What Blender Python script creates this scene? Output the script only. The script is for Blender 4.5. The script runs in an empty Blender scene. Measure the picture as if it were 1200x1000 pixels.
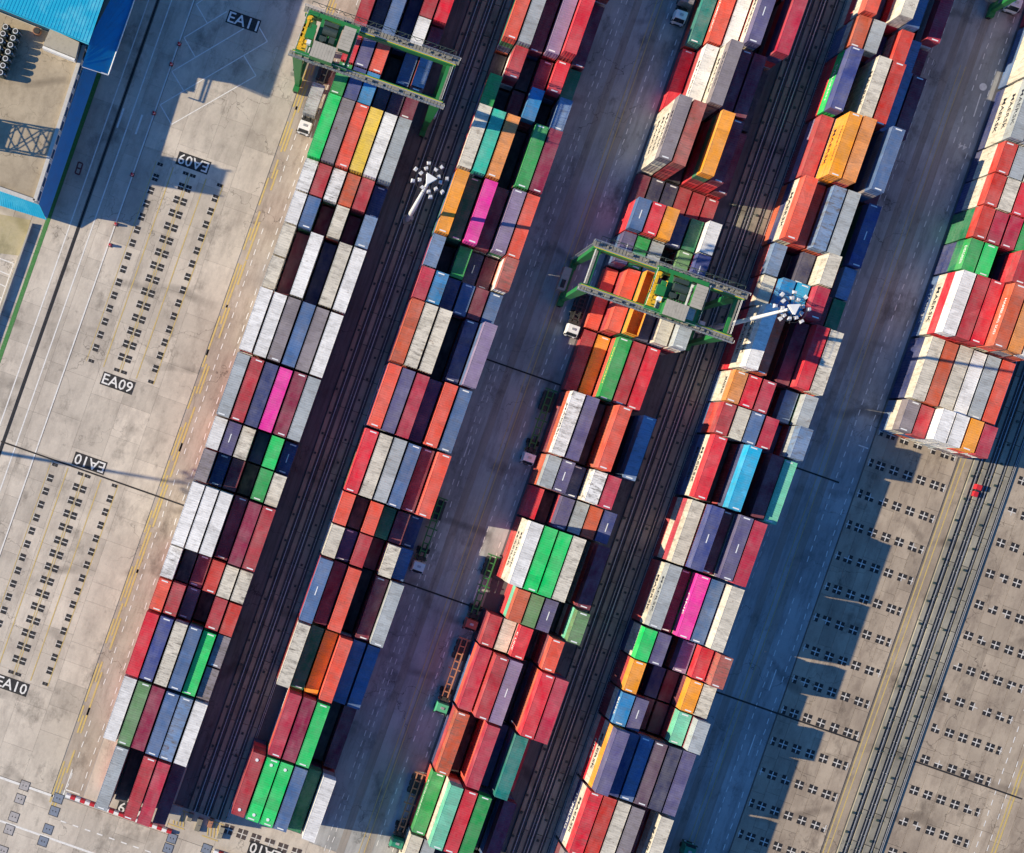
import bpy, math, random
from mathutils import Vector, Matrix
random.seed(7)
sc = bpy.context.scene
C = sc.collection

# ------------------------------------------------------------------ camera, sky, sun, exposure
ANG = math.radians(19.3)
CA, SA = math.cos(ANG), math.sin(ANG)
H = 242.0                      # camera height in metres
S = 6.0                        # pixels of the photograph per metre on the ground
NU, NV = 337*CA + 512*SA, -337*SA + 512*CA      # foot of the camera in yard pixels

cam = bpy.data.cameras.new('camera')
camo = bpy.data.objects.new('camera', cam)
C.objects.link(camo)
camo.location = (0, 0, H)
camo.rotation_euler = (0, 0, ANG)
cam.sensor_fit = 'HORIZONTAL'
cam.sensor_width = 36
cam.lens = 36*S*H/1200
cam.shift_x = (600-337)/1200
cam.shift_y = (512-500)/1200
cam.clip_end = 3000
sc.camera = camo

SUN_DIR = Vector((1.0, 0.17, -0.485)).normalized()
w = bpy.data.worlds.new('World'); sc.world = w
w.use_nodes = True
nt = w.node_tree
sky = nt.nodes.new('ShaderNodeTexSky')
sky.sky_type = 'NISHITA'
sky.sun_disc = False
sky.sun_elevation = math.asin(-SUN_DIR.z)
sky.sun_rotation = math.atan2(-SUN_DIR.x, -SUN_DIR.y)
sky.ozone_density = 6.0
sky.dust_density = 0.3
sky.air_density = 1.0
tint = nt.nodes.new('ShaderNodeMix'); tint.data_type = 'RGBA'; tint.blend_type = 'MULTIPLY'
tint.inputs[0].default_value = 1.0; tint.inputs[7].default_value = (0.60, 1.0, 1.32, 1)     # deep clear blue sky
nt.links.new(sky.outputs[0], tint.inputs[6]); nt.links.new(tint.outputs[2], nt.nodes['Background'].inputs[0])
nt.nodes['Background'].inputs[1].default_value = 0.092
sun = bpy.data.lights.new('sun', 'SUN')
sun.energy = 5.0
sun.angle = math.radians(0.5)
sun.color = (1.0, 0.87, 0.64)
suno = bpy.data.objects.new('sun', sun)
C.objects.link(suno)
suno.rotation_euler = SUN_DIR.to_track_quat('-Z', 'Y').to_euler()
suno.location = (-100, 0, 150)
sc.view_settings.view_transform = 'Standard'
sc.view_settings.look = 'None'
sc.view_settings.gamma = 1
sc.view_settings.use_curve_mapping = False
sc.view_settings.exposure = 0.50

# ------------------------------------------------------------------ helpers
def uv(u, v, h=0.0):
    """yard pixels at height h -> world"""
    k = (H-h)/H
    return Vector(((u-NU)/S*k, -(v-NV)/S*k, h))
def px(x, y, h=0.0):
    """pixel of the photograph at height h -> world"""
    return uv(x*CA + y*SA, -x*SA + y*CA, h)
def topx(p):
    """world -> pixel (for deciding what the photo shows)"""
    k = H/(H-p[2])
    u = NU + p[0]*S*k; v = NV - p[1]*S*k
    return u*CA - v*SA, u*SA + v*CA
def lin(c):
    return tuple((x/255/12.92) if x/255 <= 0.04045 else ((x/255+0.055)/1.055)**2.4 for x in c)

class MB:
    def __init__(s): s.v = []; s.f = []; s.c = []; s.col = None
    def poly(s, pts):
        n = len(s.v); s.v += [tuple(p) for p in pts]; s.f.append(tuple(range(n, n+len(pts)))); s.c.append(s.col)
    def hexa(s, a, b):
        """a, b: two quads (bottom, top) in the same winding"""
        n = len(s.v); s.v += [tuple(p) for p in a] + [tuple(p) for p in b]
        for f in ((3,2,1,0),(4,5,6,7),(0,1,5,4),(1,2,6,5),(2,3,7,6),(3,0,4,7)):
            s.f.append(tuple(n+i for i in f)); s.c.append(s.col)
    def box(s, x0, y0, z0, x1, y1, z1):
        s.hexa([(x0,y0,z0),(x1,y0,z0),(x1,y1,z0),(x0,y1,z0)], [(x0,y0,z1),(x1,y0,z1),(x1,y1,z1),(x0,y1,z1)])
    def bar(s, p, q, r, r2=None, n=6):
        p = Vector(p); q = Vector(q); d = (q-p)
        if d.length < 1e-6: return
        d.normalize(); r2 = r if r2 is None else r2
        a = Vector((0,0,1)) if abs(d.z) < 0.9 else Vector((1,0,0))
        e1 = d.cross(a).normalized(); e2 = d.cross(e1)
        k = len(s.v)
        for c, rr in ((p, r), (q, r2)):
            for i in range(n):
                t = 2*math.pi*i/n
                s.v.append(tuple(c + e1*math.cos(t)*rr + e2*math.sin(t)*rr))
        for i in range(n):
            j = (i+1) % n
            s.f.append((k+i, k+n+i, k+n+j, k+j)); s.c.append(s.col)
        s.f.append(tuple(k+i for i in range(n))); s.c.append(s.col)
        s.f.append(tuple(k+n+n-1-i for i in range(n))); s.c.append(s.col)
    def cyl(s, c, r, h, n=12, axis='z'):
        c = Vector(c); d = {'x': Vector((h,0,0)), 'y': Vector((0,h,0)), 'z': Vector((0,0,h))}[axis]
        s.bar(c, c+d, r, r, n)
    def mesh(s, name, mats):
        me = bpy.data.meshes.new(name)
        me.from_pydata(s.v, [], s.f)
        for m in (mats if isinstance(mats, (list, tuple)) else [mats]): me.materials.append(m)
        if any(c is not None for c in s.c):
            at = me.attributes.new('Col', 'FLOAT_COLOR', 'FACE')
            flat = []
            for c in s.c: flat += list(c if c is not None else (0.5,0.5,0.5,0.2))
            at.data.foreach_set('color', flat)
        me.update()
        return me
    def build(s, name, mats, parent=None):
        return link(name, s.mesh(name, mats), parent)

def link(name, me, parent=None, loc=(0,0,0)):
    o = bpy.data.objects.new(name, me); C.objects.link(o); o.location = loc
    if parent: o.parent = parent
    return o
def tag(o, label=None, cat=None, group=None, kind=None):
    if label: o['label'] = label
    if cat: o['category'] = cat
    if group: o['group'] = group
    if kind: o['kind'] = kind
    return o
def empty(name, loc, rz=0.0):
    o = bpy.data.objects.new(name, None); C.objects.link(o); o.location = loc; o.rotation_euler = (0,0,rz)
    o.empty_display_size = 0.5
    return o
def copy_tree(o, parent=None):
    c = o.copy(); C.objects.link(c); c.parent = parent
    for ch in list(o.children): copy_tree(ch, c)
    return c

# ------------------------------------------------------------------ materials
def newmat(name):
    m = bpy.data.materials.new(name); m.use_nodes = True
    n = m.node_tree.nodes; b = n['Principled BSDF']
    return m, n, m.node_tree.links, b
def mixc(n, l, fac, a, b, mode='MIX'):
    x = n.new('ShaderNodeMix'); x.data_type = 'RGBA'; x.blend_type = mode
    for sock, val in ((x.inputs[0], fac), (x.inputs[6], a), (x.inputs[7], b)):
        if hasattr(val, 'is_linked') or hasattr(val, 'links'): l.new(val, sock)
        elif isinstance(val, (int, float)): sock.default_value = val
        else: sock.default_value = (*val[:3], 1)
    return x.outputs[2]
def noise(n, l, vec, scale, detail=4, rough=0.6):
    t = n.new('ShaderNodeTexNoise'); t.inputs['Scale'].default_value = scale
    t.inputs['Detail'].default_value = detail; t.inputs['Roughness'].default_value = rough
    if vec is not None: l.new(vec, t.inputs['Vector'])
    return t.outputs['Fac']
def ramp(n, l, fac, lo, hi, a=0.0, b=1.0):
    r = n.new('ShaderNodeMapRange'); r.inputs[1].default_value = lo; r.inputs[2].default_value = hi
    r.inputs[3].default_value = a; r.inputs[4].default_value = b; l.new(fac, r.inputs[0])
    return r.outputs[0]
def math_(n, l, op, a, b=None):
    x = n.new('ShaderNodeMath'); x.operation = op
    for i, val in enumerate((a, b)):
        if val is None: continue
        if isinstance(val, (int, float)): x.inputs[i].default_value = val
        else: l.new(val, x.inputs[i])
    return x.outputs[0]
def mapping(n, l, vec, scale, off=None):
    m = n.new('ShaderNodeMapping'); m.inputs['Scale'].default_value = scale
    l.new(vec, m.inputs['Vector'])
    if off is not None: l.new(off, m.inputs['Location'])
    return m.outputs[0]

def plain(name, col, rough=0.6, metal=0.0, wear=0.25, wearcol=(0.12,0.1,0.08), scale=1.2):
    m, n, l, b = newmat(name)
    tc = n.new('ShaderNodeTexCoord')
    oi = n.new('ShaderNodeObjectInfo')
    add = n.new('ShaderNodeVectorMath'); add.operation = 'ADD'
    l.new(tc.outputs['Object'], add.inputs[0])
    mul = n.new('ShaderNodeVectorMath'); mul.operation = 'SCALE'; mul.inputs[3].default_value = 53
    cmb = n.new('ShaderNodeCombineXYZ'); l.new(oi.outputs['Random'], cmb.inputs[0]); l.new(oi.outputs['Random'], cmb.inputs[1])
    l.new(cmb.outputs[0], mul.inputs[0]); l.new(mul.outputs[0], add.inputs[1])
    f = ramp(n, l, noise(n, l, add.outputs[0], scale, 6, 0.7), 0.5, 0.75, 0, wear)
    l.new(mixc(n, l, f, col, wearcol), b.inputs['Base Color'])
    b.inputs['Roughness'].default_value = rough; b.inputs['Metallic'].default_value = metal
    return m

def container_mat(name, from_attr):
    m, n, l, b = newmat(name)
    tc = n.new('ShaderNodeTexCoord')
    if from_attr:
        at = n.new('ShaderNodeAttribute'); at.attribute_name = 'Col'
        col, dirt = at.outputs['Color'], at.outputs['Alpha']
        vec = tc.outputs['Object']
    else:
        oi = n.new('ShaderNodeObjectInfo')
        col, dirt = oi.outputs['Color'], oi.outputs['Alpha']
        add = n.new('ShaderNodeVectorMath'); add.operation = 'ADD'
        l.new(tc.outputs['Object'], add.inputs[0])
        l.new(oi.outputs['Location'], add.inputs[1])
        vec = add.outputs[0]
    # broad fading, rain streaks across the roof and rust spots
    fade = ramp(n, l, noise(n, l, mapping(n, l, vec, (0.5,0.25,0.5)), 1.0, 5, 0.65), 0.3, 0.75, -0.02, 0.24)
    c1 = mixc(n, l, fade, col, (0.55,0.5,0.45))
    fine = ramp(n, l, noise(n, l, vec, 3.0, 8, 0.8), 0.3, 0.7, 0.86, 1.08)
    sc_ = n.new('ShaderNodeVectorMath'); sc_.operation = 'SCALE'; l.new(c1, sc_.inputs[0]); l.new(fine, sc_.inputs[3])
    streak = ramp(n, l, noise(n, l, mapping(n, l, vec, (0.45,1.5,0.45)), 1.0, 8, 0.78), 0.48, 0.72, 0, 1)
    sd = math_(n, l, 'MULTIPLY', streak, math_(n, l, 'ADD', dirt, 0.24))
    # dull repainted panels, a few metres long
    vo = n.new('ShaderNodeTexVoronoi'); vo.inputs['Scale'].default_value = 0.55
    l.new(mapping(n, l, vec, (0.35,0.8,0.35)), vo.inputs['Vector'])
    sep = n.new('ShaderNodeSeparateColor'); l.new(vo.outputs['Color'], sep.inputs[0])
    pan = ramp(n, l, sep.outputs[0], 0, 1, 0.86, 1.08)
    sc2 = n.new('ShaderNodeVectorMath'); sc2.operation = 'SCALE'; l.new(sc_.outputs[0], sc2.inputs[0]); l.new(pan, sc2.inputs[3]); sc_ = sc2
    c2 = mixc(n, l, sd, sc_.outputs[0], (0.14,0.115,0.09))
    rust = ramp(n, l, noise(n, l, mapping(n, l, vec, (0.8,0.8,0.8)), 0.9, 8, 0.80), 0.60, 0.67, 0, 1)
    rd = math_(n, l, 'MULTIPLY', rust, math_(n, l, 'MINIMUM', math_(n, l, 'ADD', math_(n, l, 'MULTIPLY', dirt, 1.2), 0.16), 0.9))
    c3 = mixc(n, l, rd, c2, (0.16,0.07,0.03))
    l.new(c3, b.inputs['Base Color'])
    b.inputs['Roughness'].default_value = 0.55
    b.inputs['Specular IOR Level'].default_value = 0.35
    return m

def concrete_mat(name, col, dark, stain=0.5, rand=0.10, stretch=(0.06,0.02,0.06)):
    m, n, l, b = newmat(name)
    g = n.new('ShaderNodeNewGeometry'); vec = g.outputs['Position']
    oi = n.new('ShaderNodeObjectInfo')
    big = ramp(n, l, noise(n, l, mapping(n, l, vec, (0.05,0.05,0.05)), 1.0, 6, 0.65), 0.35, 0.7)
    track = ramp(n, l, noise(n, l, mapping(n, l, vec, stretch), 6.0, 6, 0.7), 0.45, 0.75)
    c = mixc(n, l, math_(n, l, 'MULTIPLY', big, 0.55*stain), col, dark)
    c = mixc(n, l, math_(n, l, 'MULTIPLY', track, 0.7*stain), c, dark)
    spots = ramp(n, l, noise(n, l, mapping(n, l, vec, (0.35,0.35,0.35)), 1.0, 8, 0.8), 0.60, 0.74)
    c = mixc(n, l, math_(n, l, 'MULTIPLY', spots, 0.7*stain), c, tuple(x*0.45 for x in dark))
    oil = ramp(n, l, noise(n, l, mapping(n, l, vec, (0.16,0.10,0.16)), 1.0, 7, 0.72), 0.55, 0.68)
    c = mixc(n, l, math_(n, l, 'MULTIPLY', oil, 0.55*stain), c, tuple(x*0.5 for x in dark))
    vo = n.new('ShaderNodeTexVoronoi'); vo.feature = 'DISTANCE_TO_EDGE'; vo.inputs['Scale'].default_value = 0.085
    wob = n.new('ShaderNodeVectorMath'); wob.operation = 'ADD'
    nz = n.new('ShaderNodeTexNoise'); nz.inputs['Scale'].default_value = 0.25; nz.inputs['Detail'].default_value = 5; l.new(vec, nz.inputs['Vector'])
    sw = n.new('ShaderNodeVectorMath'); sw.operation = 'SCALE'; sw.inputs[3].default_value = 9.0; l.new(nz.outputs['Color'], sw.inputs[0])
    l.new(vec, wob.inputs[0]); l.new(sw.outputs[0], wob.inputs[1]); l.new(wob.outputs[0], vo.inputs['Vector'])
    crack = math_(n, l, 'MULTIPLY', ramp(n, l, vo.outputs['Distance'], 0.002, 0.008, 1, 0), ramp(n, l, noise(n, l, vec, 0.06, 3, 0.5), 0.45, 0.6, 0, 0.6*stain))
    c = mixc(n, l, crack, c, tuple(x*0.4 for x in dark))
    wv = n.new('ShaderNodeTexWave'); wv.wave_type = 'RINGS'; wv.inputs['Scale'].default_value = 0.035; wv.inputs['Distortion'].default_value = 9; wv.inputs['Detail'].default_value = 3; wv.inputs['Detail Scale'].default_value = 0.6
    l.new(mapping(n, l, vec, (1,0.6,1)), wv.inputs['Vector'])
    tyre = math_(n, l, 'MULTIPLY', ramp(n, l, wv.outputs['Fac'], 0.93, 1.0, 0, 1), ramp(n, l, noise(n, l, vec, 0.08, 4, 0.6), 0.5, 0.62, 0, 0.5*stain))
    c = mixc(n, l, tyre, c, tuple(x*0.6 for x in dark))
    fine = ramp(n, l, noise(n, l, vec, 1.6, 9, 0.88), 0.25, 0.75, 0.80, 1.16)
    rnd = ramp(n, l, oi.outputs['Random'], 0, 1, 1-rand, 1+rand)
    s1 = n.new('ShaderNodeVectorMath'); s1.operation = 'SCALE'; l.new(c, s1.inputs[0]); l.new(math_(n, l, 'MULTIPLY', fine, rnd), s1.inputs[3])
    l.new(s1.outputs[0], b.inputs['Base Color'])
    b.inputs['Roughness'].default_value = 0.85
    b.inputs['Specular IOR Level'].default_value = 0.2
    bp = n.new('ShaderNodeBump'); bp.inputs['Strength'].default_value = 0.25; bp.inputs['Distance'].default_value = 0.03
    l.new(noise(n, l, vec, 5.0, 6, 0.8), bp.inputs['Height']); l.new(bp.outputs[0], b.inputs['Normal'])
    return m

def paint_mat(name, col, wear=0.5, under=(0.3,0.27,0.23)):
    m, n, l, b = newmat(name)
    g = n.new('ShaderNodeNewGeometry')
    f = ramp(n, l, noise(n, l, g.outputs['Position'], 1.6, 8, 0.8), 0.45, 0.7, 0, wear)
    l.new(mixc(n, l, f, col, under), b.inputs['Base Color'])
    b.inputs['Roughness'].default_value = 0.7
    return m

M = {}
M['box'] = container_mat('container_paint', False)
M['boxattr'] = container_mat('stacked_container_paint', True)
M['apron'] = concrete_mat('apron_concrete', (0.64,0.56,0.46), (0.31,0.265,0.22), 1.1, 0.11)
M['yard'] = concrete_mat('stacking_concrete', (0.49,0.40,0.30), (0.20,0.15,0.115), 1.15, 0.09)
M['ground'] = concrete_mat('joint_concrete', (0.20,0.17,0.14), (0.10,0.09,0.08), 0.8, 0.0)
M['lane'] = concrete_mat('lane_asphalt', (0.47,0.465,0.45), (0.15,0.145,0.14), 1.15, 0.05, (0.09,0.012,0.06))
M['runway'] = concrete_mat('runway_concrete', (0.40,0.36,0.32), (0.16,0.145,0.13), 1.05, 0.05, (0.2,0.01,0.06))
M['strip'] = concrete_mat('strip_asphalt', (0.17,0.175,0.18), (0.055,0.055,0.056), 1.1, 0.05, (0.2,0.01,0.06))
M['pit'] = concrete_mat('trench_bed', (0.12,0.12,0.12), (0.04,0.04,0.04), 0.9, 0.0, (0.3,0.01,0.1))
M['beam'] = concrete_mat('trench_beam', (0.37,0.34,0.27), (0.15,0.135,0.11), 1.1, 0.12)
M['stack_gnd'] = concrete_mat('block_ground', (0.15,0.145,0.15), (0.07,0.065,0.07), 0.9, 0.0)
M['roofdeck'] = concrete_mat('roof_concrete', (0.50,0.41,0.29), (0.24,0.19,0.13), 0.9, 0.0, (0.08,0.05,0.06))
M['white'] = paint_mat('white_road_paint', (0.80,0.77,0.72), 0.5)
M['plate'] = paint_mat('black_plate_paint', (0.014,0.013,0.013), 0.12)
M['mark'] = paint_mat('worn_white_mark_paint', (0.68,0.64,0.58), 0.7, (0.25,0.2,0.16))
M['yellow'] = paint_mat('yellow_road_paint', (0.60,0.43,0.12), 0.95, (0.38,0.31,0.22))
M['black'] = paint_mat('black_road_paint', (0.014,0.012,0.012), 0.3, (0.1,0.085,0.07))
M['brownp'] = paint_mat('brown_road_paint', (0.06,0.04,0.035), 0.3)
M['greenp'] = paint_mat('green_path_paint', (0.035,0.20,0.035), 0.35)
M['redp'] = paint_mat('dark_red_road_paint', (0.16,0.03,0.03), 0.3)
M['steel'] = plain('galvanised_steel', (0.5,0.5,0.5), 0.45, 0.6)
M['mast'] = plain('mast_paint', (0.78,0.77,0.74), 0.5, 0, 0.1)
M['lamp'] = plain('floodlight_housing', (0.58,0.58,0.6), 0.4, 0, 0.5)
M['glass'] = plain('dark_glass', (0.02,0.025,0.03), 0.1, 0, 0)
M['rubber'] = plain('rubber', (0.02,0.02,0.02), 0.9)
M['cgreen'] = plain('crane_green', (0.02,0.20,0.05), 0.45, 0, 0.35)
M['cdark'] = plain('machinery_dark', (0.03,0.05,0.045), 0.6, 0, 0.5, (0.1,0.09,0.07), 2.5)
M['walk'] = plain('grating_grey', (0.24,0.225,0.185), 0.7, 0, 0.9, (0.07,0.075,0.05), 1.3)
M['house'] = plain('house_roof_grey', (0.42,0.38,0.31), 0.6, 0, 0.4)
M['cyellow'] = plain('machinery_yellow', (0.72,0.42,0.02), 0.5, 0, 0.4, (0.2,0.06,0.01), 2.5)
M['tyellow'] = plain('safety_yellow', (0.65,0.5,0.05), 0.5, 0, 0.2)
M['cabwhite'] = plain('cab_white', (0.78,0.78,0.77), 0.4, 0, 0.1)
M['cabgreen'] = plain('cab_green', (0.08,0.42,0.22), 0.4, 0, 0.15)
M['cabteal'] = plain('cab_dark_green', (0.02,0.22,0.13), 0.4, 0, 0.15)
M['cabred'] = plain('cab_red', (0.42,0.09,0.06), 0.4, 0, 0.15)
M['frame_o'] = plain('frame_orange', (0.40,0.18,0.10), 0.6, 0, 0.6)
M['frame_g'] = plain('frame_green', (0.03,0.17,0.04), 0.6, 0, 0.6)
M['frame_k'] = plain('frame_black', (0.03,0.03,0.03), 0.7, 0, 0.4)
M['shaderoof'] = plain('shaded_blue_roof', (0.004,0.22,0.48), 0.4, 0, 0.8, (0.03,0.16,0.30), 0.5)  # shaded slopes of the cyan roofing, their shade put in as darker blue
M['cyan'] = plain('cyan_sheet_roof', (0.01,0.40,0.60), 0.4, 0, 0.9, (0.16,0.60,0.70), 0.12)
M['wall'] = plain('building_wall', (0.55,0.52,0.47), 0.8)
M['red'] = plain('red_plastic', (0.55,0.02,0.03), 0.5)
M['whitep'] = plain('white_plastic', (0.8,0.79,0.77), 0.5)
M['pad'] = plain('cover_plate', (0.40,0.37,0.36), 0.7, 0, 0.7)
M['padblue'] = plain('cover_plate_blue', (0.20,0.23,0.29), 0.6, 0, 0.7)
M['hallshade'] = plain('hall_wall_shade', (0.02,0.10,0.18), 0.5, 0, 0.4)  # shadow line under the roof edge put into the wall's dark blue
M['soil'] = concrete_mat('dry_grass_soil', (0.50,0.42,0.28), (0.38,0.33,0.16), 1.0, 0.0, (0.1,0.1,0.1))
M['letter_w'] = plain('white_lettering', (0.8,0.8,0.78), 0.6, 0, 0)
M['letter_k'] = plain('black_lettering', (0.02,0.025,0.04), 0.6, 0, 0)
M['letter_y'] = plain('yellow_lettering', (0.85,0.7,0.15), 0.6, 0, 0)

# ------------------------------------------------------------------ ground and paving
def sheet(mb, u0, v0, u1, v1, z):
    a, b = uv(u0, v0), uv(u1, v1)
    mb.poly([(a.x,b.y,z),(b.x,b.y,z),(b.x,a.y,z),(a.x,a.y,z)])
def slab_field(root, u0, v0, u1, v1, nu, nv, mat, z1=0.0, gap=0.03, thick=0.06, jit=0.005):
    """separate concrete slabs that share one mesh, joints left open over the ground sheet"""
    a, b = uv(u0, v0), uv(u1, v1)
    dx, dy = (b.x-a.x)/nu, (a.y-b.y)/nv
    for i in range(nu):
        y = b.y
        while y < a.y-0.5:
            ln = dy*random.choice((0.6,0.8,1.0,1.0,1.3,1.7))
            if a.y-(y+ln) < dy*0.4: ln = a.y-y
            mb = MB(); mb.box(gap/2, gap/2, -thick, dx-gap/2, ln-gap/2, 0)
            link('slab', mb.mesh('slab', mat), root, (a.x+i*dx, y, z1 + random.uniform(-jit, jit)))
            y += ln

g = MB(); g.poly([(-1500,-1500,-0.08),(1500,-1500,-0.08),(1500,1500,-0.08),(-1500,1500,-0.08)])
tag(g.build('ground', M['ground']), kind='structure')

apron = tag(empty('apron', (0,0,0)), kind='structure')
slab_field(apron, 216, -200, 364, 858, 4, 27, M['apron'])
road_w = tag(empty('road', (0,0,0)), kind='structure')
slab_field(road_w, 141, -200, 173, 1060, 1, 32, M['apron'])
slab_field(road_w, 177, -200, 215.7, 858, 2, 27, M['apron'])
foot = tag(empty('footway', (0,0,0)), kind='structure')
slab_field(foot, 36, 222, 140.5, 1060, 5, 46, M['apron'], gap=.06)
cross = tag(empty('cross_road', (0,0,0)), kind='structure')
slab_field(cross, 177, 858.3, 760, 1010, 15, 4, M['apron'])
yard_e = tag(empty('stacking_ground', (0,0,0)), kind='structure')
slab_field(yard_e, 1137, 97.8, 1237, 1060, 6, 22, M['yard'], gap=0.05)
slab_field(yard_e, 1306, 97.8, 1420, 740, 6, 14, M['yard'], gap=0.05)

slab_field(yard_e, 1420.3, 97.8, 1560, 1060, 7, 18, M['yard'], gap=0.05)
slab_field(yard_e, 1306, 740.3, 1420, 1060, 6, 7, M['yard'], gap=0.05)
def struct_sheet(name, rects, mat, z):
    mb = MB()
    for r in rects: sheet(mb, *r, z)
    return tag(mb.build(name, mat), kind='structure')
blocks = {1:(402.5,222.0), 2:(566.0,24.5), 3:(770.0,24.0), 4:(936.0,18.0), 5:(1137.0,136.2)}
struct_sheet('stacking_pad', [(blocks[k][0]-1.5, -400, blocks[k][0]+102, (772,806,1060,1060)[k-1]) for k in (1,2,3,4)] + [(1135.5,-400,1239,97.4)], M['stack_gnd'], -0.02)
struct_sheet('truck_lane', [(364.5,-400,401,858), (668,-400,768.5,812), (1038,-400,1135.5,1060), (760.5,858.5,768.5,1060)], M['lane'], -0.012)
struct_sheet('yard_end_paving', [(400.5,772.2,504.5,858), (505,822.2,564.3,858), (564.5,806.2,668,858), (668.2,812.2,760,858)], M['apron'], -0.016)
# lit left truck lane has the apron's concrete
M['lanec'] = concrete_mat('worn_lane_concrete', (0.50,0.425,0.35), (0.24,0.19,0.15), 1.15, 0.0, (0.15,0.03,0.06))
struct_sheet('lane_concrete', [(365,-400,400.5,850)], M['lanec'], -0.006)
rw = [(357.5,372), (702,711), (731,741), (1070,1079), (1094,1103)]
struct_sheet('crane_runway', [(a,-400,b,852) for a,b in rw[1:]], M['runway'], -0.004)

# utility strip between two blocks: trench bed, raised concrete beams, steel conductor rails
def utility_strip(d0, v0, v1):
    root = tag(empty('utility_strip', (0,0,0)), kind='structure')
    mb = MB(); sheet(mb, d0+1.9, v0, d0+67, v1, -0.03); mb.build('trench_bed', M['pit'], root)
    mb = MB(); sheet(mb, d0+2, v0, d0+17, v1, 0.0); mb.build('runway_surface', M['strip'] if d0 < 1200 else M['yard'], root)
    for a, b, hh, seg in ((18.6,23.4,0.30,0), (31,36,0.22,1), (46,53,0.30,1), (58.5,63.5,0.22,1)):
        n = int((v1-v0)/(38.4 if seg else 300)) or 1
        L = (v1-v0)/n
        p, q = uv(d0+a, v0), uv(d0+b, v0+L)
        m2 = MB(); m2.box(0, q.y-p.y+0.06, -0.05, q.x-p.x, -0.06, hh)
        me = m2.mesh('beam', M['beam'])
        for i in range(n):
            c = uv(d0+a, v0+L*i)
            link('beam', me, root, (c.x, c.y, random.uniform(-0.02,0.02)))
    for d, wd, zz in ((26.2,0.13,0.34), (42,0.16,0.36), (38.6,0.08,0.25), (55.5,0.08,0.3), (65,0.09,0.32), (66.8,0.09,0.32)):
        p, q = uv(d0+d, v0), uv(d0+d, v1)
        m2 = MB(); m2.box(p.x, q.y, zz-0.12, p.x+wd, p.y, zz)
        k = v0+10
        while k < v1:
            c = uv(d0+d, k); m2.box(c.x-0.05, c.y-0.05, -0.03, c.x+wd+0.05, c.y+0.05, zz-0.12); k += 19.2
        m2.build('conductor_rail', M['steel'], root)
    m2 = MB(); k = v0+6
    while k < v1:            # small junction boxes on the beams
        for d in (21, 50):
            c = uv(d0+d+random.uniform(-1,1), k+random.uniform(-3,3)); m2.box(c.x-0.22, c.y-0.22, 0.28, c.x+0.22, c.y+0.22, 0.55)
        k += 26
    m2.build('junction_box', M['cdark'], root)
    m2 = MB(); k = v0+6
    while k < v1:            # short cross ties over the channels
        c = uv(d0+24, k); e = uv(d0+66, k); m2.box(c.x, c.y-0.12, 0.1, e.x, c.y+0.12, 0.2); k += 38.4
    m2.build('cross_tie', M['cdark'], root)
utility_strip(503, -380, 822)
utility_strip(870.5, -400, 1060)
utility_strip(1237, -400, 1060)

# ------------------------------------------------------------------ painted markings
pw, py, pk, pb, pg, pr, pm = MB(), MB(), MB(), MB(), MB(), MB(), MB()
Z1, Z2 = 0.016, 0.022
def stripe(mb, u0, v0, u1, v1, wd, z=Z1):
    a, b = uv(u0, v0), uv(u1, v1); d = (b-a); d.z = 0
    n = Vector((-d.y, d.x, 0)).normalized()*(wd/2)
    P = [a-n, b-n, b+n, a+n]
    mb.poly([(p.x,p.y,z) for p in P])
def stripe_px(mb, x0, y0, x1, y1, wd, z=Z1):
    stripe(mb, x0*CA+y0*SA, -x0*SA+y0*CA, x1*CA+y1*SA, -x1*SA+y1*CA, wd, z)
def dashed(mb, u, v0, v1, on, off, wd, z=Z1):
    v = v0
    while v < v1:
        if random.random() > 0.12: stripe(mb, u+random.uniform(-.3,.3), v, u+random.uniform(-.3,.3), min(v+on, v1), wd, z)
        v += on+off
def rect(mb, u, v, du, dv, z): sheet(mb, u-du/2, v-dv/2, u+du/2, v+dv/2, z)

for u in (164.5, 190, 214.5): stripe(pw, u, -200, u, 1010 if u < 170 else 850, 0.24)
stripe(pk, 175, -200, 175, 1060, 0.28, Z1)
for u in (179, 202): stripe(pw, u, 72, u, 96, 0.35)
stripe(pg, 138.3, -60, 138.3, 1060, 0.85)
for u in (366, 369.6, 373.2): 
    v = -200
    while v < 850:
        stripe(py, u, v, u, v+random.uniform(20,60), 0.34); v += random.uniform(40, 75)
dashed(pw, 379.5, -200, 845, 7, 6, 0.16); dashed(pw, 396, -200, 850, 8, 7, 0.16)
stripe(pw, 378, 823, 378, 858, .2); stripe(pw, 378, 848, 396, 848, .25)
for u in (688, 694): dashed(pw, u, -400, 850, 7, 6, 0.14)
for u in (744.5, 764): dashed(pw, u, -400, 850, 7, 6, 0.16)
for u in (1050, 1056): dashed(pw, u, -400, 1060, 7, 6, 0.10)
for u in (1110, 1129): dashed(pw, u, -400, 1060, 7, 6, 0.16)
for u in (1240.5, 1246): stripe(py, u, 97, u, 1060, 0.22, 0.006)
for u in (727, 733): stripe(py, u, -300, u, 850, 0.12)
for u in (1088, 1094): stripe(py, u, -300, u, 1060, 0.10)
for v, u in ((300,690),(455,756),(600,756),(520,1120),(660,1053),(440,1118)): stripe(pw, u, v, u, v+26, 0.2)
# right hand lane lines of the second field
dashed(pw, 1408, 97, 740, 7, 6, .16); dashed(pw, 1421, 97, 740, 7, 6, .16); stripe(py, 1427, 97, 1427, 740, .3); stripe(py, 1431, 97, 1431, 740, .3)
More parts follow.
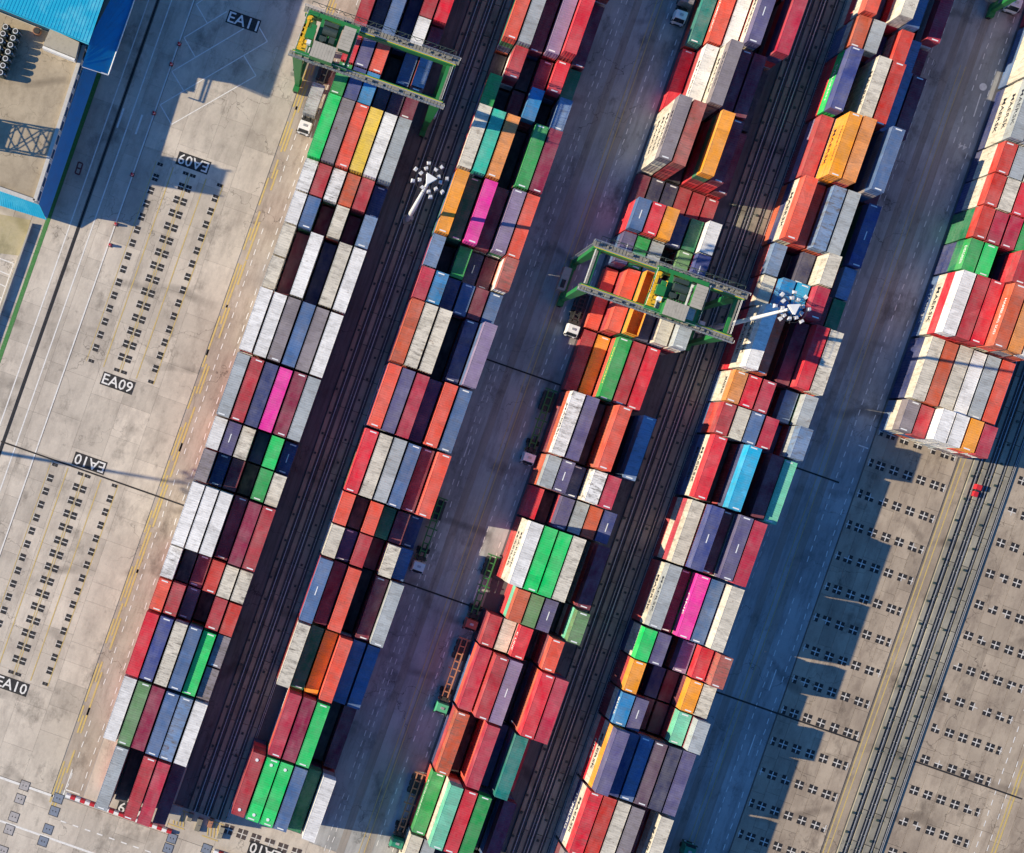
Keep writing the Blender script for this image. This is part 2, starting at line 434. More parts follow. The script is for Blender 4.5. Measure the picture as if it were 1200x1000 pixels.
# EA09 / EA10 parking rows: black squares with white between, yellow lane lines
for v0, v1 in ((120, 364), (493, 739)):
    n = 16
    for i in range(n):
        v = v0 + (v1-v0)*i/(n-1)
        half = i in (0, n-1)
        for u in (240.8, 272.5, 281.5, 314.8):
            rect(pm, u, v, 5.6, 1.7 if not half else 1.2, Z1)
            rect(pm, u-3.6, v, 0.7, 6.4 if not half else 3.2, Z1)
            for du in (-1.75, 1.75):
                for dv in ((0,) if half else (-2.35, 2.35)):
                    rect(pk, u+du, v+dv, 3.2, 3.7, Z2)
    for u, wd in ((235.4,.12), (256.6,.2), (275.8,.16), (278.2,.16), (297.4,.2), (318.6,.18)):
        stripe(py, u, v0-2, u, v1+2, wd, Z1)
# cross shaped corner marks of the empty slots
def cross_mark(u, v, s=4.6, half=None, dark=pk, z=Z1):
    c0, c1 = -1, 1
    for a in ((-1,1) if half is None else (half,)):
        for b in (-1, 1):
            if random.random() < .93: rect(dark, u+a*s*0.60+random.uniform(-.25,.25), v+b*s*0.60+random.uniform(-.25,.25), s*0.98, s*0.98, z)
    rect(pm, u + (0 if half is None else half*1.2), v, 2.1*s if half is None else 1.0*s, 1.15, z+.003)
    rect(pm, u + (0 if half is None else half*0.5), v, 1.15, 1.9*s, z+.006)
for j in range(0, 25):
    v = 136.2+38.4*j
    if v > 1055: break
    for k in range(5): cross_mark(1137.7+16.72*(k+1), v)
    cross_mark(1137.7+2.2, v, half=1); cross_mark(1237.3-3.2, v, half=-1)
    if v < 740:
        for k in range(5): cross_mark(1300.5+16.72*(k+1), v)
        cross_mark(1398, v, half=-1)
for k in range(6): cross_mark(566+14+16.75*k-6, 829, 5.2, dark=pb)
for u0, u1, v in ((172,400,488),(566,770,488),(1038,1239,488),(1306,1440,488),(676,770,209),(1038,1115,209)): stripe(pk, u0, v, u1, v, .32, .034)
# EA11 slanted bays
for s in ((230,5.2,243,27.6),(230,5.2,240,-2),(215.8,44.2,265.8,13.7),(215.8,44.2,228.8,67),(201.5,83.9,286.6,33.2),(201.5,83.9,215,106),
          (187.8,123,313.3,48.8),(313.3,48.8,303,31),(187.8,123,201,146),(201,146,300,89),(300,89,286,65.7)):
    stripe_px(pw, *s, 0.2)
# cross road
stripe(pw, 176, 860, 375, 860, .45); stripe(pw, 176, 908, 640, 908, .4); stripe(pw, 300, 908, 301, 908, .4)
for i in range(30): stripe(pw, 385+15*i, 884.5, 392+15*i, 884.5, .25)
for u0 in (503, 545): 
    rect(py, u0+12, 826, 20, 1.3, .03); rect(py, u0+12, 846, 20, 1.3, .03)
    for k in range(4): stripe(py, u0+4+4*k, 828, u0+8+4*k, 844, .25, .03)
stripe(py, 690, 845, 690, 1010, .25); stripe(py, 716, 845, 716, 1010, .25)
# parking bays beside the building
for i in range(7): stripe_px(pw, -20, 296+13.6*i, 16-4.8*i, 309+13.6*i, .2)
stripe_px(pw, 16, 309, -10, 385, .2)
# lane pictograms
c = px(1152,102); pw.poly([(c.x+0.75*math.cos(t*math.pi/8), c.y+0.75*math.sin(t*math.pi/8), Z1) for t in range(16)])
stripe_px(pw, 1149.5, 110, 1141, 137, .22)
stripe_px(pr, 92,190, 97,192, .3); stripe_px(pr, 97,192,93,205,.3); stripe_px(pr,92,190,88,203,.3); stripe_px(pr,88,203,93,205,.3); stripe_px(pr,90,196.5,95,198.5,.3)
stripe(pw, 1122, 160, 1134, 160, 0.25)
for nm, mb, mt in (('white_marking',pw,'white'),('slot_marking',pm,'mark'),('yellow_marking',py,'yellow'),('black_marking',pk,'black'),('brown_marking',pb,'brownp'),
                   ('green_path',pg,'greenp'),('red_marking',pr,'redp')):
    tag(mb.build(nm, M[mt]), kind='structure')

# lettering -------------------------------------------------------------------
_txt = {}
def text_mesh(s, mat, bold=0.0):
    """flat glyph mesh: height 1, starts at x=0"""
    key = (s, mat.name, bold)
    if key in _txt: return _txt[key]
    cu = bpy.data.curves.new('lettering', 'FONT'); cu.body = s; cu.size = 1.4
    cu.offset = bold; cu.resolution_u = 2; cu.align_x = 'CENTER'; cu.align_y = 'CENTER'
    ob = bpy.data.objects.new('lettering', cu); C.objects.link(ob)
    dg = bpy.context.evaluated_depsgraph_get(); dg.update()
    me = bpy.data.meshes.new_from_object(ob.evaluated_get(dg))
    me.name = 'lettering'
    bpy.data.objects.remove(ob); me.materials.clear(); me.materials.append(mat)
    xs = [v.co.x for v in me.vertices]; ys = [v.co.y for v in me.vertices]
    cx, cy = (min(xs)+max(xs))/2, (min(ys)+max(ys))/2; hh = max(ys)-min(ys)
    for v in me.vertices: v.co.x = (v.co.x-cx)/hh; v.co.y = (v.co.y-cy)/hh; v.co.z = 0
    wdt = (max(xs)-min(xs))/hh
    _txt[key] = (me, wdt)
    return _txt[key]
def ground_text(s, u, v, length, height, flip, z=0.03, plate=True, name='bay_number'):
    """letters along the yard's u direction"""
    me, wd = text_mesh(s, M['white'], 0.012)
    p = uv(u, v)
    if plate:
        mb = MB(); mb.box(-length/2, -height*0.62, -0.003, length/2, height*0.62, 0.0)
        o = mb.build(name, M['plate']); o.location = (p.x, p.y, z-0.004); tag(o, kind='structure')
        t = link('lettering', me, o, (0,0,0.004))
    else:
        t = link(name, me, None, (p.x, p.y, z)); tag(t, kind='structure'); o = t
    t.scale = (length*0.92/wd, height, 1)
    if flip: o.rotation_euler = (0,0,math.pi)
ground_text('EA11', 277.5, -70.5, 6.6, 2.1, False)
ground_text('EA09', 277, 105.5, 6.6, 2.1, True)
ground_text('EA09', 278.6, 378.3, 6.6, 2.1, False)
ground_text('EA10', 278.6, 477.8, 6.6, 2.1, True)
ground_text('EA10', 278.6, 753.3, 6.6, 2.1, False)
ground_text('EA10', 623, 840, 6.6, 2.1, True)
ground_text('EA09', 462, 846, 6.6, 2.1, True)
ground_text('44', 1121.5, -210.5, 1.9, 1.2, True, plate=False, name='lane_number')

# ------------------------------------------------------------------ building, top left
def building():
    root = tag(empty('terminal_building', px(60,120)), 'terminal building with cyan sheet roofs and a stained concrete roof terrace', 'building')
    inv = Matrix.Translation(-Vector(root.location))
    def prism(name, pts_px, h_ref, z0, z1, mat, parent=root):
        P = [px(x, y, h_ref) for x, y in pts_px]
        mb = MB(); n = len(P)
        lo = [(p.x-root.location.x, p.y-root.location.y, z0) for p in P]; hi = [(a, b, z1) for a, b, _ in lo]
        mb.poly(hi[::-1] if False else hi); 
        for i in range(n): mb.poly([lo[i], lo[(i+1)%n], hi[(i+1)%n], hi[i]])
        return mb.build(name, mat, parent)
    def L(x, y, h): 
        p = px(x, y, h); return (p.x-root.location.x, p.y-root.location.y, h)
    # terrace block, parapet and inner deck
    prism('wall', [(-60,-10),(99,54),(41,236),(-60,200)], 8.5, 0, 8.3, M['wall'])
    mb = MB(); mb.poly([L(-58,-8,8.35), L(96,54,8.35), L(39,233,8.35), L(-58,198,8.35)]); mb.build('roof_terrace', M['roofdeck'], root)
    for (a, b) in (((99,54),(41,236)), ((41,236),(-60,200))):
        p, q = Vector(L(*a,8.4)), Vector(L(*b,8.4)); n = 11
        for i in range(n):
            s0, s1 = p.lerp(q, i/n+0.0004), p.lerp(q, (i+1)/n-0.0004)
            d = (q-p).normalized(); nn = Vector((-d.y,d.x,0))*0.35
            m2 = MB(); m2.hexa([s0-nn,s1-nn,s1+nn,s0+nn], [x+Vector((0,0,0.45)) for x in (s0-nn,s1-nn,s1+nn,s0+nn)])
            m2.build('parapet_panel', M['wall'], root)
    # high hall with pitched cyan roof
    prism('hall_wall', [(-60,-150),(140,-84),(96,40),(-60,-24)], 16.0, 0, 15.4, M['hallshade'])
    def sheet_roof(name, quad, mat, nrib):
        rf = MB(); a,b,c_,d = [Vector(q) for q in quad]
        rf.poly([a,b,c_,d]); o = rf.build(name, mat, root)
        rb = MB()
        for i in range(nrib+1):
            t = i/nrib; p = a.lerp(b,t); q = d.lerp(c_,t); p.z += .03; q.z += .03
            rb.bar(p, q, 0.022, n=4)
        rb.build('standing_seam', mat, o)
        return o
    sheet_roof('hall_roof', [L(-70,-20,16.2), L(104,51,15.9), L(160,-112,15.9), L(-40,-180,19.0)], M['cyan'], 46)
    mb = MB(); p, q = L(-70,-19,16.0), L(104,52,15.7); mb.bar(p, q, 0.12, n=6); mb.build('gutter', M['cyan'], root)
    # lower canopy roof on the right of the hall
    sheet_roof('canopy_roof', [L(108,40,10.2), L(96,78,10.2), L(127,88,8.2), L(205,-140,8.2)], M['shaderoof'], 10)
    mb = MB()
    for s in ((96,78,127,88),(127,88,165,-22)):
        mb.bar(L(s[0],s[1],9.4 if s[0]==96 else 8.4), L(s[2],s[3],8.4), 0.13, n=5)
    mb.build('gutter', M['whitep'], root)
    # sloping skirt roof along the terrace
    sheet_roof('skirt_roof', [L(102,66,5.2), L(45,238,5.2), L(55,257,3.0), L(114,84,3.0)], M['shaderoof'], 60)
    sheet_roof('skirt_roof', [L(-40,209,5.2), L(45,238.5,5.2), L(54.5,258,3.0), L(-40,229,3.0)], M['cyan'], 34)
    mb = MB(); mb.bar(L(-40,209,5.4), L(45,238.5,5.4), .18, n=5); mb.build('gutter', M['whitep'], root)
    # low roof hut with white front
    prism('roof_hut', [(59,34),(93,50),(89,68),(51,53)], 10.2, 8.4, 10.4, M['house'])
    prism('hut_front', [(50.5,54),(88,69),(87.2,71.5),(49.6,56.5)], 9.8, 8.4, 9.9, M['whitep'])
    # doors of the hall and window band in the wall facing the road
    m2 = MB()
    p, q = Vector(L(99,54,8.5)), Vector(L(41,236,8.5)); d = (q-p).normalized(); nn = Vector((-d.y,d.x,0))
    if nn.x < 0: nn = -nn
    for i in range(11):
        c_ = p.lerp(q, (i+.5)/11.0); a_, b_ = c_-d*1.0, c_+d*1.0
        m2 = MB(); m2.hexa([Vector((e.x,e.y,6.0))+nn*k for e, k in ((a_,.02),(b_,.02),(b_,.12),(a_,.12))], [Vector((e.x,e.y,7.9))+nn*k for e, k in ((a_,.02),(b_,.02),(b_,.12),(a_,.12))])
        wn = m2.build('window', M['glass'], root)
        m2 = MB()
        for e in (a_, b_): m2.bar(Vector((e.x,e.y,5.9))+nn*.12, Vector((e.x,e.y,8.0))+nn*.12, .09, n=4)
        m2.bar(Vector((a_.x,a_.y,7.98))+nn*.12, Vector((b_.x,b_.y,7.98))+nn*.12, .09, n=4)
        m2.build('frame', M['whitep'], wn)
    return root
bld = building()
# cooling units on the terrace: two banks of fans with white cowls
def cooling_unit(x, y):
    loc = px(x, y, 8.4)
    r = tag(empty('cooling_unit', loc), None, 'cooling unit', 'cooling units on the roof terrace')
    mb = MB(); mb.box(-0.62,-0.55,0,0.62,0.55,2.0); mb.build('cabinet', M['cdark'], r)
    mb = MB(); mb.cyl((0,0,2.0), .5, .28, 12); mb.build('fan_cowl', M['whitep'], r)
    mb = MB(); mb.cyl((0,0,2.28), .38, .02, 10); mb.build('fan', M['frame_k'], r)
    mb = MB(); mb.box(.64,-.1,.2,.9,.1,1.9); mb.build('pipe', M['steel'], r)
    return r
cu0 = cooling_unit(21, 41); cu0['label'] = 'white capped cooling unit on the roof terrace, nearest the cyan hall roof'
k = 0
ords = ['second','third','fourth','fifth','sixth','seventh','eighth']
for row in range(2):
    for i in range(7):
        if row == 0 and i == 0: continue
        x, y = 21 - row*11.5 - 2.9*i, 41 - row*5 + 8.0*i
        c_ = copy_tree(cu0); c_.location = px(x, y, 8.4)
        c_['label'] = '%s cooling unit of the %s bank, counted away from the cyan hall roof' % ((['first']+ords)[i], 'right' if row == 0 else 'left')
# tank beside the units
t_ = MB(); 
o = tag(empty('water_tank', px(44,38,8.4)), 'rusty brown round tank between the cooling units and the roof hut', 'tank')
mb = MB(); mb.cyl((0,0,0), .75, .9, 14); mb.build('body', M['frame_o'], o); mb = MB(); mb.cyl((0,0,.9), .6, .12, 14); mb.build('lid', M['frame_k'], o)
# low garden wall casting the dark band, garden ground
lw = MB(); p, q = px(38,262), px(-30,455); d = (q-p).normalized(); nn = Vector((-d.y,d.x,0))*.12
lw.hexa([p-nn,q-nn,q+nn,p+nn], [x+Vector((0,0,.75)) for x in (p-nn,q-nn,q+nn,p+nn)])
ow = tag(empty('garden_wall', (0,0,0)), 'low wall along the green walkway below the terminal building', 'wall')
lw.build('wall_body', M['wall'], ow)
cp = MB(); nn = nn*1.4; cp.hexa([x+Vector((0,0,.753)) for x in (p-nn,q-nn,q+nn,p+nn)], [x+Vector((0,0,.83)) for x in (p-nn,q-nn,q+nn,p+nn)]); cp.build('coping', M['house'], ow)
mb = MB(); P = [px(-60,240), px(36,258), px(24,300), px(-60,290)]; mb.poly([(p.x,p.y,.012) for p in P][::-1]); tag(mb.build('garden_ground', M['soil']), kind='structure')
for v in mb.v: pass

# ------------------------------------------------------------------ containers
COL = {  # code: (plain name, colour of the paint, dirt)
 'W':('white',(240,236,230),.3), 'w':('cream-white',(222,212,192),.55), 'g':('light-grey',(172,178,180),.35), 'G':('grey',(138,128,132),.4),
 'R':('bright-red',(222,22,48),.1), 'r':('brick-red',(182,46,56),.2), 'Q':('crimson',(188,38,66),.15), 'Z':('vermilion',(205,52,38),.15),
 'C':('coral-red',(236,86,62),.25), 'O':('amber',(252,160,28),.1), 'o':('burnt-orange',(206,88,50),.3), 'D':('light-orange',(236,148,72),.3),
 'M':('maroon',(118,28,54),.1), 'A':('dark-crimson',(140,24,62),.1), 'N':('navy',(38,52,106),.15), 'n':('dark-slate',(56,56,86),.2), 'B':('blue',(72,106,152),.22),
 'I':('indigo',(62,74,136),.18), 'S':('slate-purple',(92,86,128),.2), 'p':('lavender-grey',(142,122,154),.2), 'q':('brown-purple',(108,82,98),.3),
 'b':('steel-blue',(112,140,176),.5), 'U':('azure',(26,132,190),.35), 'c':('cyan',(10,172,214),.15), 'T':('turquoise',(26,196,166),.1),
 'H':('teal',(10,126,116),.1), 't':('pale-sea-green',(112,206,170),.2), 'E':('bright-green',(4,206,100),.08), 'F':('green',(30,160,76),.2),
 'e':('dark-green',(12,118,74),.12), 'V':('sage-green',(106,150,96),.3), 'Y':('yellow',(240,200,72),.25), 'P':('magenta',(242,40,160),.08),
 'j':('rusty-brown',(184,92,80),.6), 'K':('black',(24,24,34),.2)}  # K: shade of the deep slots put in as black, real paint unknown
LEN = {1: 6.058, 2: 12.192}
WID = 2.438
TH = {1: 2.591, 2: 2.896}

def corr_wall(mb, x, sgn, y0, y1, z0, z1, pitch, depth):
    """corrugated wall in the plane x, facing sgn"""
    n = max(2, int((y1-y0)/pitch)); dy = (y1-y0)/n; pts = []
    for i in range(n):
        a = y0+i*dy
        pts += [(a, 0), (a+.3*dy, 0), (a+.5*dy, -depth), (a+.8*dy, -depth)]
    pts.append((y1, 0))
    for (ya, da), (yb, db) in zip(pts, pts[1:]):
        A = [(x+sgn*da, ya, z0), (x+sgn*db, yb, z0), (x+sgn*db, yb, z1), (x+sgn*da, ya, z1)]
        mb.poly(A if sgn > 0 else A[::-1])
def container_body(L, h):
    mb = MB(); a, b = WID/2, L/2; r = .12
    for sx in (-1,1):
        for sy in (-1,1):
            x0, x1 = sorted((sx*a, sx*(a-r))); y0, y1 = sorted((sy*b, sy*(b-r)))
            mb.box(x0,y0,.12,x1,y1,h-.12)
            for z in (0, h-.12):
                x0, x1 = sorted((sx*(a+.004), sx*(a-.17))); y0, y1 = sorted((sy*(b+.004), sy*(b-.18)))
                mb.box(x0,y0,z,x1,y1,z+.122)
    for sx in (-1,1):
        x0, x1 = sorted((sx*a, sx*(a-.07)))
        mb.box(x0,-b+.19,.02,x1,b-.19,.16); mb.box(x0,-b+.19,h-.10,x1,b-.19,h-.015)
        corr_wall(mb, sx*(a-.02), sx, -b+r, b-r, .16, h-.10, .28, .04)
    for sy in (-1,1):
        y0, y1 = sorted((sy*b, sy*(b-.08)))
        mb.box(-a+.18,y0,.02,a-.18,y1,.16); mb.box(-a+.18,y0,h-.12,a-.18,y1,h-.015)
    n = 9; dx = (WID-2*r)/n                      # corrugated blind end at +Y
    for i in range(n):
        x = -a+r+i*dx; y = b-.03
        mb.poly([(x+.5*dx,y-.05,.16),(x,y,.16),(x,y,h-.12),(x+.5*dx,y-.05,h-.12)])
        mb.poly([(x+dx,y,.16),(x+.5*dx,y-.05,.16),(x+.5*dx,y-.05,h-.12),(x+dx,y,h-.12)])
    mb.box(-a+.07,-b+.1,.1,a-.07,b-.1,.15)
    return mb
def container_roof(L, h):
    mb = MB(); b = L/2; y0, y1 = -b+.14, b-.14; n = int((y1-y0)/.42); dy = (y1-y0)/n; x = WID/2-.07; zt = h-.02
    mb.poly([(-x,-b+.02,zt),(x,-b+.02,zt),(x,y0,zt),(-x,y0,zt)]); mb.poly([(-x,y1,zt),(x,y1,zt),(x,b-.02,zt),(-x,b-.02,zt)])
    prof = []
    for i in range(n): 
        a = y0+i*dy; prof += [(a,0),(a+.35*dy,0),(a+.5*dy,-.03),(a+.85*dy,-.03)]
    prof.append((y1,0))
    for (ya,za),(yb,zb) in zip(prof, prof[1:]): mb.poly([(-x,ya,zt+za),(x,ya,zt+za),(x,yb,zt+zb),(-x,yb,zt+zb)])
    return mb
def container_door(h, side):
    mb = MB(); x0, x1 = (-1.09,-.01) if side < 0 else (.01,1.09)
    mb.box(x0,-.055,.17,x1,-.01,h-.13)
    for f in (.28,.72):
        x = x0+(x1-x0)*f; mb.bar((x,-.085,.12),(x,-.085,h-.1),.022,n=5); mb.box(x-.04,-.10,1.0,x+.26,-.075,1.06)
    return mb
MESH = {}
for Ln, h in ((1,2.591),(2,2.896),(1,2.896)):
    MESH[(Ln,h)] = (container_body(LEN[Ln],h).mesh('shipping_container', M['box']), container_roof(LEN[Ln],h).mesh('roof', M['box']),
                    container_door(h,-1).mesh('door', M['box']), container_door(h,1).mesh('door', M['box']))
mb = MB(); mb.box(-.62,-.11,0,.62,.11,.012); ID_PANEL = mb.mesh('roof_number_panel', M['letter_w'])
mb = MB(); mb.box(-.09,-.85,0,.09,.85,.012); ROOF_MARK = mb.mesh('roof_marking', M['letter_w'])
mb = MB(); mb.cyl((0,0,0),.3,.08,12); ROOF_DISC = mb.mesh('roof_vent', M['letter_w'])

# rows: (block, first bay, bays, six entries "colour tiers[:lower tiers from the top down]"); s/h after the tiers = a lower stack; x = only seen as a dark pit
ROWS = """
1 -12 2 b4x r4x W4x S4x C4x N4x
1 -10 2 r4 n3 B4 N2x - -
1 -10 1 - - - - r4 R4
1 -9 1 - - - - W4 M3
1 -8 1 R4 S4 C4 K1x B3 b4
1 -7 1 F4 I4 U4 n3 n3 M4
1 -6 2 E4 G4 C4 Y4 W4 g4
1 -4 1 W4 r4 W4 o4 r4 N3
1 -3 1 W4 B4 M2x w4 M2x b4
1 -2 2 - M2x W4 N2x w4 W4
1 -2 1 w4 - - - - -
1 -1 1 w4 - - - - -
1 0 2 W4 W4 G4 B4 G4 W4
1 2 2 g4 r4 N4 P4 A4 g4
1 4 1 W4 S4 w4 N2x E4 N3
1 5 1 G4 N3 M3 K2x F4 w4
1 6 2 W4 W4 W4 M3 A4 r4
1 8 1 W4 K3x M3 Z4 w4 w4
1 9 1 C4 r4 q3 K2x r4 Z4
1 10 2 R4 I4 w4 B4 E4h -
1 10 1 - - - - - G4
1 11 1 - - - - - G4
1 12 2 W4 V4 A4 B4 b4 W4
1 14 2 - g4 K1x r4 Q4 M3
2 -8 2 r4x W4x B4x G4x r4x M4x
2 -6 2 C4 g4 M3 p4 R5 M3
2 -4 1 K1x r4 K2x M3 R4 e3
2 -3 1 F4 K1x M2 U4 K1x b4
2 -2 2 w4 T4 D4 K1x F4 A4
2 0 2 O4 e3 P4 M3 p4 C4
2 2 1 b4 K1x F3 N2 M2 j5
2 3 1 Q4 U4 N3 B3 M3 B3
2 4 2 o4 w4 w4 K1x N3 p5
2 6 2 C4 S4 Q4 N3 C4 B4
2 8 2 R4 w4 g4 B4 M4s C5
2 10 1 C4 K3x C4 e3 M3 N2
2 11 1 w4 N3 r4 M2x w4 B3
2 12 2 B4 M3 C4 K1x M3 g4
2 14 2 w4 e3 O3 C4 B3 B3
2 16 2 - Q4 A4 E4 K1x M2
2 18 2 r4 E4 E4 B4 e3 W4
3 -10 2 W3x r4x B5x w5x r4x K2x
3 -8 2 H2 C3:rG W3 S5:wRw K1x Q5
3 -6 2 R1 W3:rG G5:wwww M4 M4 K2x
3 -4 2 G5:wwww j5:rrrr K1x O5:erRr M4:RRr M2:RR
3 -2 1 M1 n1 n1 r1 r1 r1
3 -1 1 B4:RRr R4 O4 N3 e3 W4
3 0 1 S3 F3 g3 K1x V3 I4:Rr
3 1 2 C1 C3:rr O4 n3 w4 g5:wr
3 3 2 r1 O1 F3:C r3 R3 -
3 5 2 W4:oMr S4 K2x C5:oor K1x b4
3 7 1 g4:oor S4 N3 W5:wrw Q5 -
3 8 1 R2:r K1x S3 g3 o3 I3
3 9 2 W5:wwZr E5 E5 w5 K1x M4:Z
3 11 1 - o4:tRr V4 S4 K1x V5:tr
3 12 1 r3 w3 R4 K1x C5 K1x
3 13 2 Q3:C r4:CZ p4 K1x R5 Q5
3 15 2 o3:r K1x Q4:CC N2x H4 R1
3 17 2 F2 t4:wor R4 F4 K1x A3
3 19 2 w2 g2 K1x K1x K1x K1x
3 21 2 w2x g2x r3x K1x B3x -
4 -12 2 r4x B4x w5x g4x K1x R3x
4 -10 2 C4:wRw N2x w5:wRr B4 K1x Q3
4 -8 1 o4:wBB g4 N2x Z4:www b3 M2
4 -7 2 I4:ERr K1x w4:wwr Z4 b3 M3
4 -5 2 r3:pM O5:OgBr D5 K1x B5 M2x
4 -3 2 C4:wNo Z3 b4 g4 K1x I3
4 -1 1 b3:CM K1x n3 w5:wwwr K1x b3
4 0 1 w3 U4 c4 Q5:R M3 e3
4 1 2 W5:wwRr o4 e1x M3 R4 w4
4 3 1 D4:wwb R4 Q4 K1x b3 g4
4 4 1 r4:Zr w4:w B4 Q4 N2x b5
4 5 2 R4:wBN K2x c5 M2x M4 t4h
4 7 2 w4 I5:oSwr M4 S5 Q5 -
4 9 2 g4:wrr M3 P4:Er B4 w5 -
4 11 1 E4:wwN S4 K1x p3 R4 j5
4 12 1 O4:rMM K1x N2x M2x O4:MM w4
4 13 1 U4:wMM S4 M2x M2x t4:rM g5
4 14 2 S5:OwRw N4 B4 q4 n4:w S4
4 16 2 R4:wNw Z4:o w4 G4 M2x w4:w
4 18 2 G3 K1x K1x - - -
4 20 2 r3x w3x B4x r4x - -
5 -15 2 g4x r4x w4x r4x w4x C4x
5 -13 2 r4:wwB g4x r4x w4x C4x g4x
5 -11 2 g4:wwN W4x C4x g4x r4x g4x
5 -9 1 Z4:wwN g4 w4x W4x r4x g4x
5 -8 1 Z4:wwI w4 R4 r4x w4x g4x
5 -7 1 Z4:eee Q4:RR Q4 F4 r4x r4x
5 -6 1 F4:eNN E4 K1x r5:R K2x F4x
5 -5 2 W4:RwB r4:RR R4 o5:CwC D5 W5
5 -3 2 w3:NN o3:C w3 W3 g3 C3
5 -1 1 G3:wb r3 W4:WWw W4:WW O4:CW Q4:W
"""
DIRTY = {  # extra weathering read off the photograph
 (1,-4,0):.8,(1,-4,2):1.0,(1,-4,3):.6,(1,4,2):1.0,(1,5,0):.7,(1,8,0):.8,(1,8,4):.7,(1,8,5):1.0,(1,10,2):.9,(1,10,5):1.3,(1,11,5):1.3,
 (1,12,4):1.0,(2,4,1):.8,(2,11,4):1.1,(2,14,0):1.0,(2,3,1):.9,(3,7,3):1.3,(3,5,0):1.0,(3,9,3):.8,(4,-3,2):1.3,(4,0,1):.9,(4,1,5):1.1,(4,11,5):1.1,(4,4,5):.9,
 (4,12,5):.9,(4,9,4):.5,(3,15,0):.8,(4,16,0):.6,(1,9,1):.6,(2,2,5):.8,(3,11,5):.7}
# lettering on the side that faces left: key -> (text, colour, tier counted from the top)
LET = {
 (5,-11,0):[('MAERSK','k',0),('MAERSK','k',1),('MAERSK','k',2)], (5,-5,3):[('HAMBURG SÜD','w',0)], (5,-5,0):[('MAERSK','k',2),('MAERSK','w',3)],
 (5,-6,0):[('EVERGREEN','w',0)], (5,-6,1):[('EVERGREEN','w',0)], (4,-5,1):[('Hapag-Lloyd','k',0),('MAERSK','k',1)],
 (4,-3,0):[('MAERSK','k',1)], (4,-7,0):[('EVERGREEN','w',1)], (4,-7,2):[('MAERSK','k',0)], (4,5,0):[('MAERSK','k',1),('MAERSK','k',2)],
 (4,9,0):[('MAERSK','k',0),('MAERSK','k',1)], (4,9,2):[('ONE','w',0),('EVERGREEN','w',1)], (4,1,0):[('MAERSK','k',1),('MAERSK','k',2)],
 (4,14,0):[('MAERSK','k',2),('MSC','w',3)], (4,16,0):[('MAERSK','k',1),('HAMBURG','w',2)], (4,16,5):[('MAERSK','k',0)], (4,13,0):[('MAERSK','w',0)],
 (3,-4,0):[('MAERSK','k',0),('MAERSK','k',1),('MAERSK','k',2),('MAERSK','k',3)], (3,-6,1):[('MAERSK','k',0)], (3,-6,2):[('MAERSK','k',0),('MAERSK','k',1),('MAERSK','k',2)],
 (3,3,2):[('EVERGREEN','y',0)], (3,3,4):[('K LINE','w',0)], (3,5,0):[('MAERSK','k',0)], (3,9,0):[('MAERSK','k',1),('MAERSK','k',2)],
 (3,13,2):[('CMA CGM','w',0)], (3,-8,1):[('HAMBURG','w',0)], (3,-8,3):[('MAERSK','k',1)], (3,17,0):[('EVERGREEN','w',0)],
 (4,3,0):[('MAERSK','k',1)], (3,12,2):[('K LINE','w',0)],
}
MARK = {(1,4,1),(1,4,5),(2,12,0),(2,2,3),(3,7,1),(3,11,3),(3,13,2),(3,-1,0),(3,0,0),(3,0,5),(3,8,5),(4,13,1),(4,7,3),(4,-3,5),(3,-8,3),(4,7,1)}
DISCS = {(2,18,0),(2,18,1),(2,18,2)}
stacks = []
for line in ROWS.strip().splitlines():
    f = line.split(); bl, j, ln = int(f[0]), int(f[1]), int(f[2])
    for i, e in enumerate(f[3:]):
        if e == '-': continue
        low = e.split(':')[1] if ':' in e else ''
        e = e.split(':')[0]
        u0, a = blocks[bl]
        pitch = 38.35
        va, vb = a+pitch*j, a+pitch*(j+ln)
        c_ = uv(u0+8.375+16.75*i, (va+vb)/2)
        drop = 1.1 if 's' in e else (0.55 if 'h' in e else 0.0)
        t = int(e[1])
        stacks.append(dict(b=bl, j=j, ln=ln, i=i, col=e[0], t=t, pit=e.endswith('x'), drop=drop, low=low, c=c_, va=va))
rest = MB(); restlet = MB(); restdone = 0
lc_rng = random.Random(11)
